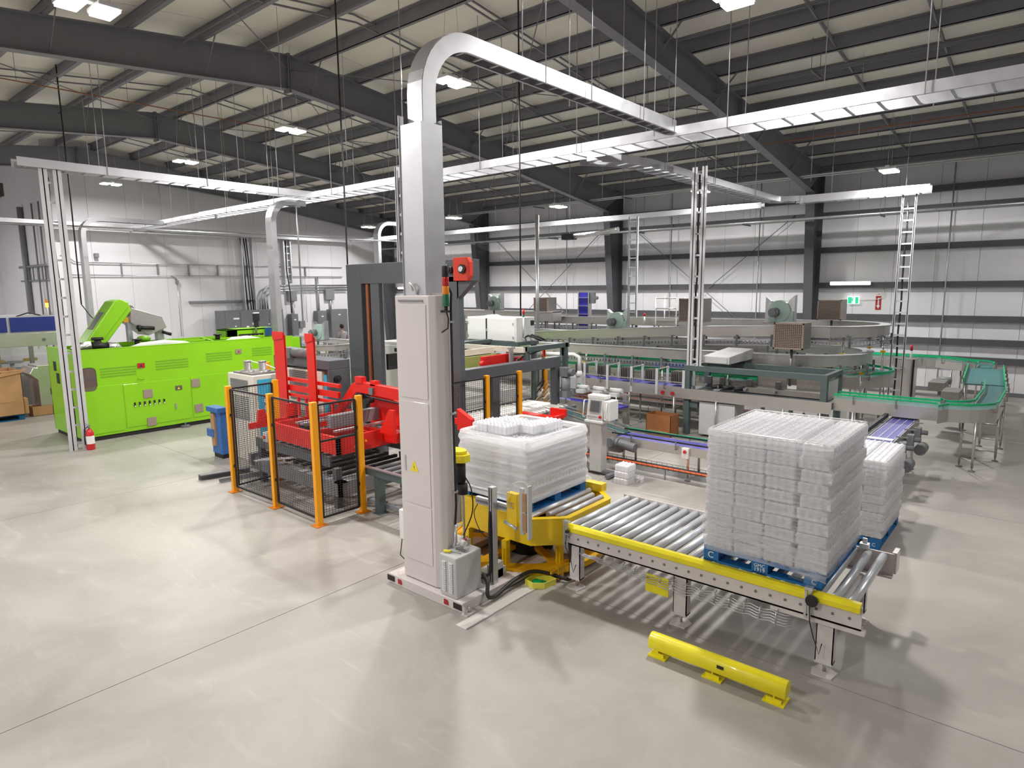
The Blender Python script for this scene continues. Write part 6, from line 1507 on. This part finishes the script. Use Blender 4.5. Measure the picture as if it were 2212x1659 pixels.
MB().cyl((5.75, fy-.01, 1.9), (5.75, fy, 1.9), .05, 10).build('round_button', 'dimgrey', fl)
MB().tube([(5.2, fy+.3, 2.6), (5.5, fy+.3, 2.7), (5.8, fy+.3, 2.62)], .02, 6).build('cable', 'cable', fl)
s5 = thing('stack_light', 'glowing amber signal light on the filling machine', 'signal light', (5.95, 23.5, 2.58))
MB().cyl((6.0, 23.5, 2.6), (6.0, 23.5, 2.85), .018, 8).build('pole', 'cabwhite', s5); MB().cyl((6.0, 23.5, 2.85), (6.0, 23.5, 2.98), .04, 10).build('amber_section', 'lambl', s5); MB().cyl((6.0, 23.5, 2.98), (6.0, 23.5, 3.08), .035, 10).build('cap', 'lamb', s5)
hb = thing('hopper_cabinet', 'stainless hopper cabinet with round port between the bin and the lime machine', 'cabinet', (5.2, 20.9, 0))
MB().box(4.95, 20.9, .1, 6.4, 21.8, 1.35).prism([(4.75, 1.15), (4.95, .95), (4.95, 1.3), (4.85, 1.32)], 'y', 20.8, 21.8).build('body', 'stainless', hb, .01)
MB().cyl((5.35, 20.9, 1.12), (5.35, 20.88, 1.12), .09, 14).build('round_port', 'galv', hb); MB().box(5.2, 20.885, .55, 5.24, 20.9, .72).build('slot_handle', 'dark', hb); MB().box(5.0, 20.95, 0, 6.3, 21.7, .1).build('plinth', 'dark', hb)
pal4 = dup(pal1, (3.9, 21.15, 0), 'blue pallet under the big cardboard bin at the far left')
for c in list(pal4.children):
    if c.name.startswith('stencil'): bpy.data.objects.remove(c)
cbn = carton('cardboard_bin', 'large open cardboard bin with folded flap on the far left pallet', 3.25, 20.55, 4.50, 21.70, .145, 1.30, 'card')
MB().prism([(4.0, 1.16), (4.50, 1.24), (4.62, 1.33), (4.1, 1.30)], 'y', 20.50, 20.54).bar((3.25, 20.55, 1.30), (4.5, 20.55, 1.30), .12, .01).build('folded_flap', 'card', cbn)
MB().box(3.0, 20.54, .5, 4.3, 20.55, .505).box(4.5, 20.6, .15, 4.6, 20.9, .55).build('tape_and_patch', 'card', cbn)
q = carton('cardboard_tray', 'low open cardboard tray on the floor right of the big bin', 4.72, 20.85, 5.2, 21.2, 0, .26, 'card')
# ================================================================ wall electrics on the far left wall
el = thing('switchgear', 'bank of grey electrical switchgear with white labels on the far left wall', 'switchgear', (14.9, 28.2, 0))
MB().box(13.35, 27.5, 0, 16.15, 28.3, 2.42).build('body', 'dimgrey', el, .01)
for k in range(4): 
    d_ = MB().box(13.42+k*.68, 27.485, .1, 14.06+k*.68, 27.5, 2.36).build('door', 'dimgrey', el, .003)
rnd = random.Random(9)
for (x, z, w_, h) in ((13.9, 2.08, .26, .07), (13.85, 1.75, .07, .05), (13.9, 1.5, .12, .06), (14.4, 1.68, .12, .12), (14.4, 1.5, .12, .1), (14.72, 1.98, .06, .05), (14.72, 1.82, .2, .08), (15.05, 1.5, .14, .12), (15.42, 1.78, .06, .05), (15.42, 1.6, .14, .1), (15.85, 1.9, .12, .05), (15.85, 1.7, .12, .05), (15.9, 1.48, .2, .1), (14.2, 1.35, .1, .1)):
    MB().box(x-w_/2, 27.478, z-h/2, x+w_/2, 27.485, z+h/2).build('white_label', 'paper', el)
MB().box(14.55, 27.47, 1.42, 14.98, 27.485, 1.58).build('meter_panel', 'ink', el)
for (x0_, x1_, z0_, z1_, lab) in ((17.0, 17.35, 0, 2.15, 'narrow grey electrical panel beside the curved riser'), (18.45, 18.95, 1.45, 2.25, 'square grey breaker panel on the far left wall'), (19.2, 20.2, 0, 2.30, 'wide grey breaker cabinet behind the seated man')):
    q = thing('breaker_panel', lab, 'electrical panel', ((x0_+x1_)/2, 28.3, z0_), 'grey breaker panels'); MB().box(x0_, 28.2, z0_, x1_, 28.57, z1_).build('body', 'dimgrey', q, .01); MB().box(x0_+.04, 28.19, z0_+.05, x1_-.04, 28.2, z1_-.05).build('door', 'dimgrey', q, .003); MB().box((x0_+x1_)/2-.06, 28.18, z1_-.3, (x0_+x1_)/2+.06, 28.19, z1_-.25).build('label', 'paper', q)
for (x, z, s_, lab) in ((17.25, 3.0, .22, 'pale junction box above the narrow panel'), (19.35, 3.05, .25, 'pale junction box above the wide breaker cabinet'), (17.7, 1.62, .15, 'small junction box right of the narrow panel'), (9.05, 4.68, .07, 'tiny junction box high on the left wall')):
    q = thing('junction_box', lab, 'junction box', (x, 28.5, z)); MB().box(x-s_, 28.4, z-s_*1.1, x+s_, 28.58, z+s_*1.1).build('box', 'midgrey', q, .01); MB().box(x-s_*.9, 28.39, z-s_, x+s_*.9, 28.40, z+s_).build('lid', 'midgrey', q)
# conduit rack and conduits
cr = thing('conduit_rack', 'pair of grey conduits on strut uprights across the far left wall', 'conduit', (14, 28.5, 4))
for z in (4.40, 3.93): MB().cyl((8.4 if z > 4.1 else 8.0, 28.5, z), (20.2, 28.5, z), .022, 6).build('conduit', 'galv', cr)
MB().tube([(7.9, 28.5, 4.70), (8.0, 28.5, 4.70), (8.3, 28.5, 4.42), (8.5, 28.5, 4.40)], .02, 6).build('conduit', 'galv', cr)
for x in (8.75, 9.9, 11.25, 12.5, 13.75, 15.1, 16.3, 16.9, 18.1): MB().box(x-.025, 28.52, 3.93, x+.025, 28.58, 4.42).build('strut', 'midgrey', cr)
cr2 = thing('conduit_drops', 'drop conduits and bends rising from the grey panels on the far wall', 'conduit', (17, 28.5, 3))
for r_, o_ in ((.04, 0), (.04, .12), (.04, .24)): MB().tube([(15.7+o_, 28.45, 2.42), (15.7+o_, 28.45, 3.1-o_*.8), (15.82+o_, 28.45, 3.35-o_), (16.1+o_, 28.45, 3.5-o_), (20.4, 28.45, 3.5-o_)], r_, 8).build('conduit', 'galv', cr2)
for (x, z0_, z1_, r_) in ((18.7, 2.25, 3.95, .05), (19.4, 2.3, 2.8, .05), (17.3, 1.7, 2.8, .03), (18.0, 1.7, 4.0, .014), (11.95, 1.4, 3.8, .018), (17.35, 1.0, 2.6, .04), (14.95, 4.0, 4.0, .01)):
    if z1_ > z0_: MB().cyl((x, 28.48, z0_), (x, 28.48, z1_), r_, 8).build('drop_conduit', 'galv', cr2)
MB().box(12.4, 28.45, 2.78, 15.2, 28.58, 2.86).build('wall_channel', 'midgrey', cr2)
MB().tube([(11.4, 28.5, 3.93), (11.7, 28.5, 3.93), (11.9, 28.5, 3.85), (11.95, 28.5, 3.7)], .02, 6).box(11.9, 28.44, 3.6, 12.0, 28.55, 3.75).build('tee_box', 'midgrey', cr2)
wr3 = thing('riser_ladder', 'vertical ladder with black cables above the grey switchgear', 'cable tray', (14.95, 28.3, 2.42))
MB().box(14.7, 28.15, 2.42, 14.74, 28.4, 5.65).box(15.2, 28.15, 2.42, 15.24, 28.4, 5.65).build('side_rail', 'alu', wr3)
for x in (14.85, 15.0, 15.1): MB().tube([(x, 28.2, 2.42), (x-.05, 28.2, 3.5), (x-.08, 28.2, 4.6), (x-.15, 28.2, 5.6)], .028, 6).build('black_cable', 'cable', wr3)
wr4 = thing('riser_ladder', 'vertical cable ladder just right of the curved riser on the far wall', 'cable tray', (17.1, 28.3, 2.42))
MB().box(16.75, 28.15, 3.6, 16.79, 28.4, 5.65).box(17.1, 28.15, 3.6, 17.14, 28.4, 5.65).build('side_rail', 'alu', wr4)
for k in range(6): MB().box(16.79, 28.2, 3.7+k*.32, 17.1, 28.24, 3.74+k*.32).build('rung', 'alu', wr4)
MB().tube([(16.9, 28.2, 5.6), (16.88, 28.2, 4.2), (17.0, 28.2, 3.2), (17.05, 28.25, 2.2)], .028, 6).build('black_cable', 'cable', wr4)
# left return wall pipes
for (y, r_, lab) in ((31.5, .10, 'thick grey pipe rising at the far left edge'), (29.9, .03, 'thin conduit rising left of the white door'), (29.05, .03, 'thin conduit rising right of the white door')):
    tag(MB().cyl((7.48, y, 1.2), (7.5, y, 6.6), r_, 8).build('upright_pipe', 'midgrey'), lab, 'pipe')
q = thing('ladder_rack', 'short horizontal conduit rack on the return wall at the far left', 'conduit', (7.5, 30, 4))
MB().cyl((7.52, 28.7, 4.3), (7.52, 32.5, 4.3), .05, 8).cyl((7.52, 28.7, 3.75), (7.52, 32.5, 3.75), .03, 8).build('conduit', 'midgrey', q)
for k in range(6): MB().box(7.5, 28.9+k*.6, 3.75, 7.54, 28.95+k*.6, 4.3).build('strut', 'midgrey', q)
# ================================================================ beige chiller in front of lime machine
ch = thing('chiller', 'ivory dryer cabinet with two steel hose ports and cyan label behind the fence', 'cabinet', (6.4, 12.0, 0))
hx0, hy0, hx1, hy1, hz_ = 6.06, 11.52, 6.80, 12.50, 1.70
MB().box(hx0, hy0, 0, hx1, hy1, hz_).build('body', 'chill', ch, .015)
for k in range(7): MB().prism([(hx0-.014, 1.40+k*.03), (hx0, 1.405+k*.03), (hx0, 1.42+k*.03)], 'y', hy0+.2, hy1-.1).build('louvre', 'dimgrey', ch)
for k in range(12): MB().box(hx0-.006, hy0+.2, .82+k*.04, hx0, hy1-.15, .84+k*.04).build('grille_slat', 'dimgrey', ch)
cl = MB().box(hx0+.08, hy0-.008, .55, hx0+.38, hy0, 1.62).build('cyan_panel', 'cyan', ch)
for k in range(3): MB().cyl((hx0+.23, hy0-.012, 1.2-k*.13), (hx0+.23, hy0-.008, 1.2-k*.13), .045, 12).build('panel_dial', 'paper', cl)
for (x, y) in ((6.28, 12.1), (6.45, 11.85)):
    MB().tube([(x, y, hz_+.02), (x, y, hz_+.05), (x, y, hz_+.06), (x, y, hz_+.22)], [.16, .15, .07, .07], 14).cyl((x, y, hz_+.22), (x, y, hz_+.24), .08, 14).build('steel_port', 'stainless', ch)
MB().box(6.1, 11.62, hz_, 6.64, 12.35, hz_+.03).build('port_tray', 'stainless_d', ch)
MB().tube([(6.28, 12.1, hz_+.24), (6.5, 11.8, hz_+.16), (6.7, 11.75, hz_+.05), (6.78, 11.7, hz_)], .012, 6).build('white_tube', 'signw', ch)
wb = thing('blue_cart', 'blue and brown cart with steel channels left of the fence', 'cart', (5.9, 12.6, 0))
MB().box(5.80, 12.42, .08, 6.03, 12.82, 1.0).build('blue_body', 'bluepl', wb, .02)
MB().box(5.76, 12.60, .25, 5.80, 12.74, .9).build('brown_strip', 'wood', wb)
MB().box(5.74, 12.38, .93, 5.95, 12.86, 1.03).box(5.74, 12.62, .42, 5.80, 12.90, .58).build('blue_rim', 'bluepl', wb, .01)
MB().box(5.82, 12.45, 0, 6.0, 12.8, .08).build('wheel_base', 'dark', wb)
sc_ = thing('steel_channels', 'loose grey steel channels lying on the floor left of the fence', 'steel bars', (5.2, 11.2, 0))
MB().bar((4.85, 11.3, .10), (5.7, 11.1, .10), .12, .014).bar((4.85, 11.36, .05), (5.7, 11.16, .05), .014, .1).bar((5.0, 10.9, .05), (5.8, 10.75, .05), .06, .06).build('channel', 'dimgrey', sc_)
# ================================================================ man in the background
from mathutils import Vector as V_
def person(x, y, zf):
    t = thing('person', 'dark-haired man in a grey T-shirt seen from behind by the breaker cabinet', 'person', (x, y, zf))
    verts = [(0, 0, .96), (0, 0, 1.15), (0, .01, 1.36), (0, .01, 1.47), (.18, .0, 1.40), (-.18, .0, 1.40), (.24, .02, 1.14), (-.24, .02, 1.14), (.22, .12, .95), (-.22, .12, .95), (.09, 0, .88), (-.09, 0, .88), (.10, .01, .48), (-.10, .01, .48), (.10, 0, .08), (-.10, 0, .08), (.11, .13, .03), (-.11, .13, .03), (0, .02, 1.56)]
    edges = [(0, 1), (1, 2), (2, 3), (2, 4), (2, 5), (4, 6), (5, 7), (6, 8), (7, 9), (0, 10), (0, 11), (10, 12), (11, 13), (12, 14), (13, 15), (14, 16), (15, 17), (3, 18)]
    rad = [.14, .13, .14, .06, .065, .065, .045, .045, .032, .032, .085, .085, .06, .06, .042, .042, .035, .035, .055]
    me = bpy.data.meshes.new('body'); me.from_pydata(verts, edges, []); me.materials.append(MT['skin'])
    b = bpy.data.objects.new('body', me); COL.objects.link(b); b.parent = t
    md = b.modifiers.new('skin', 'SKIN'); sv = me.skin_vertices[0].data
    for i, r in enumerate(rad): sv[i].radius = (r, r*(.75 if i < 3 else 1))
    sv[0].use_root = True
    b.modifiers.new('sub', 'SUBSURF').levels = 1
    L = (x, y, zf)
    m = MB().sphere((x, y+.02, zf+1.66), .10, 14, 10, (.85, 1.0, 1.2)).sphere((x+.088, y+.02, zf+1.65), .025, 6, 5, (.5, 1, 1.2)).sphere((x-.088, y+.02, zf+1.65), .025, 6, 5, (.5, 1, 1.2)).sphere((x, y+.12, zf+1.64), .02, 6, 5); m.build('head', 'skin', t)
    MB().sphere((x, y+.0, zf+1.69), .108, 14, 8, (.88, .98, 1.12)).build('hair', 'hair', t)
    mb = MB(); mb.tube([(x, y, zf+.92), (x, y, zf+1.15), (x, y, zf+1.38), (x, y+.01, zf+1.48)], [.17, .16, .20, .09], 14)
    for s in (1, -1): mb.tube([(x+s*.12, y, zf+1.42), (x+s*.2, y, zf+1.36), (x+s*.25, y+.01, zf+1.18)], [.08, .085, .075], 10)
    mb.build('t_shirt', 'shirt', t)
    mb = MB()
    for s in (1, -1): mb.tube([(x+s*.08, y, zf+.96), (x+s*.09, y, zf+.5), (x+s*.10, y, zf+.08)], [.12, .085, .065], 10)
    mb.build('trousers', 'trouser', t)
    return t
person(17.0, 24.2, 0)
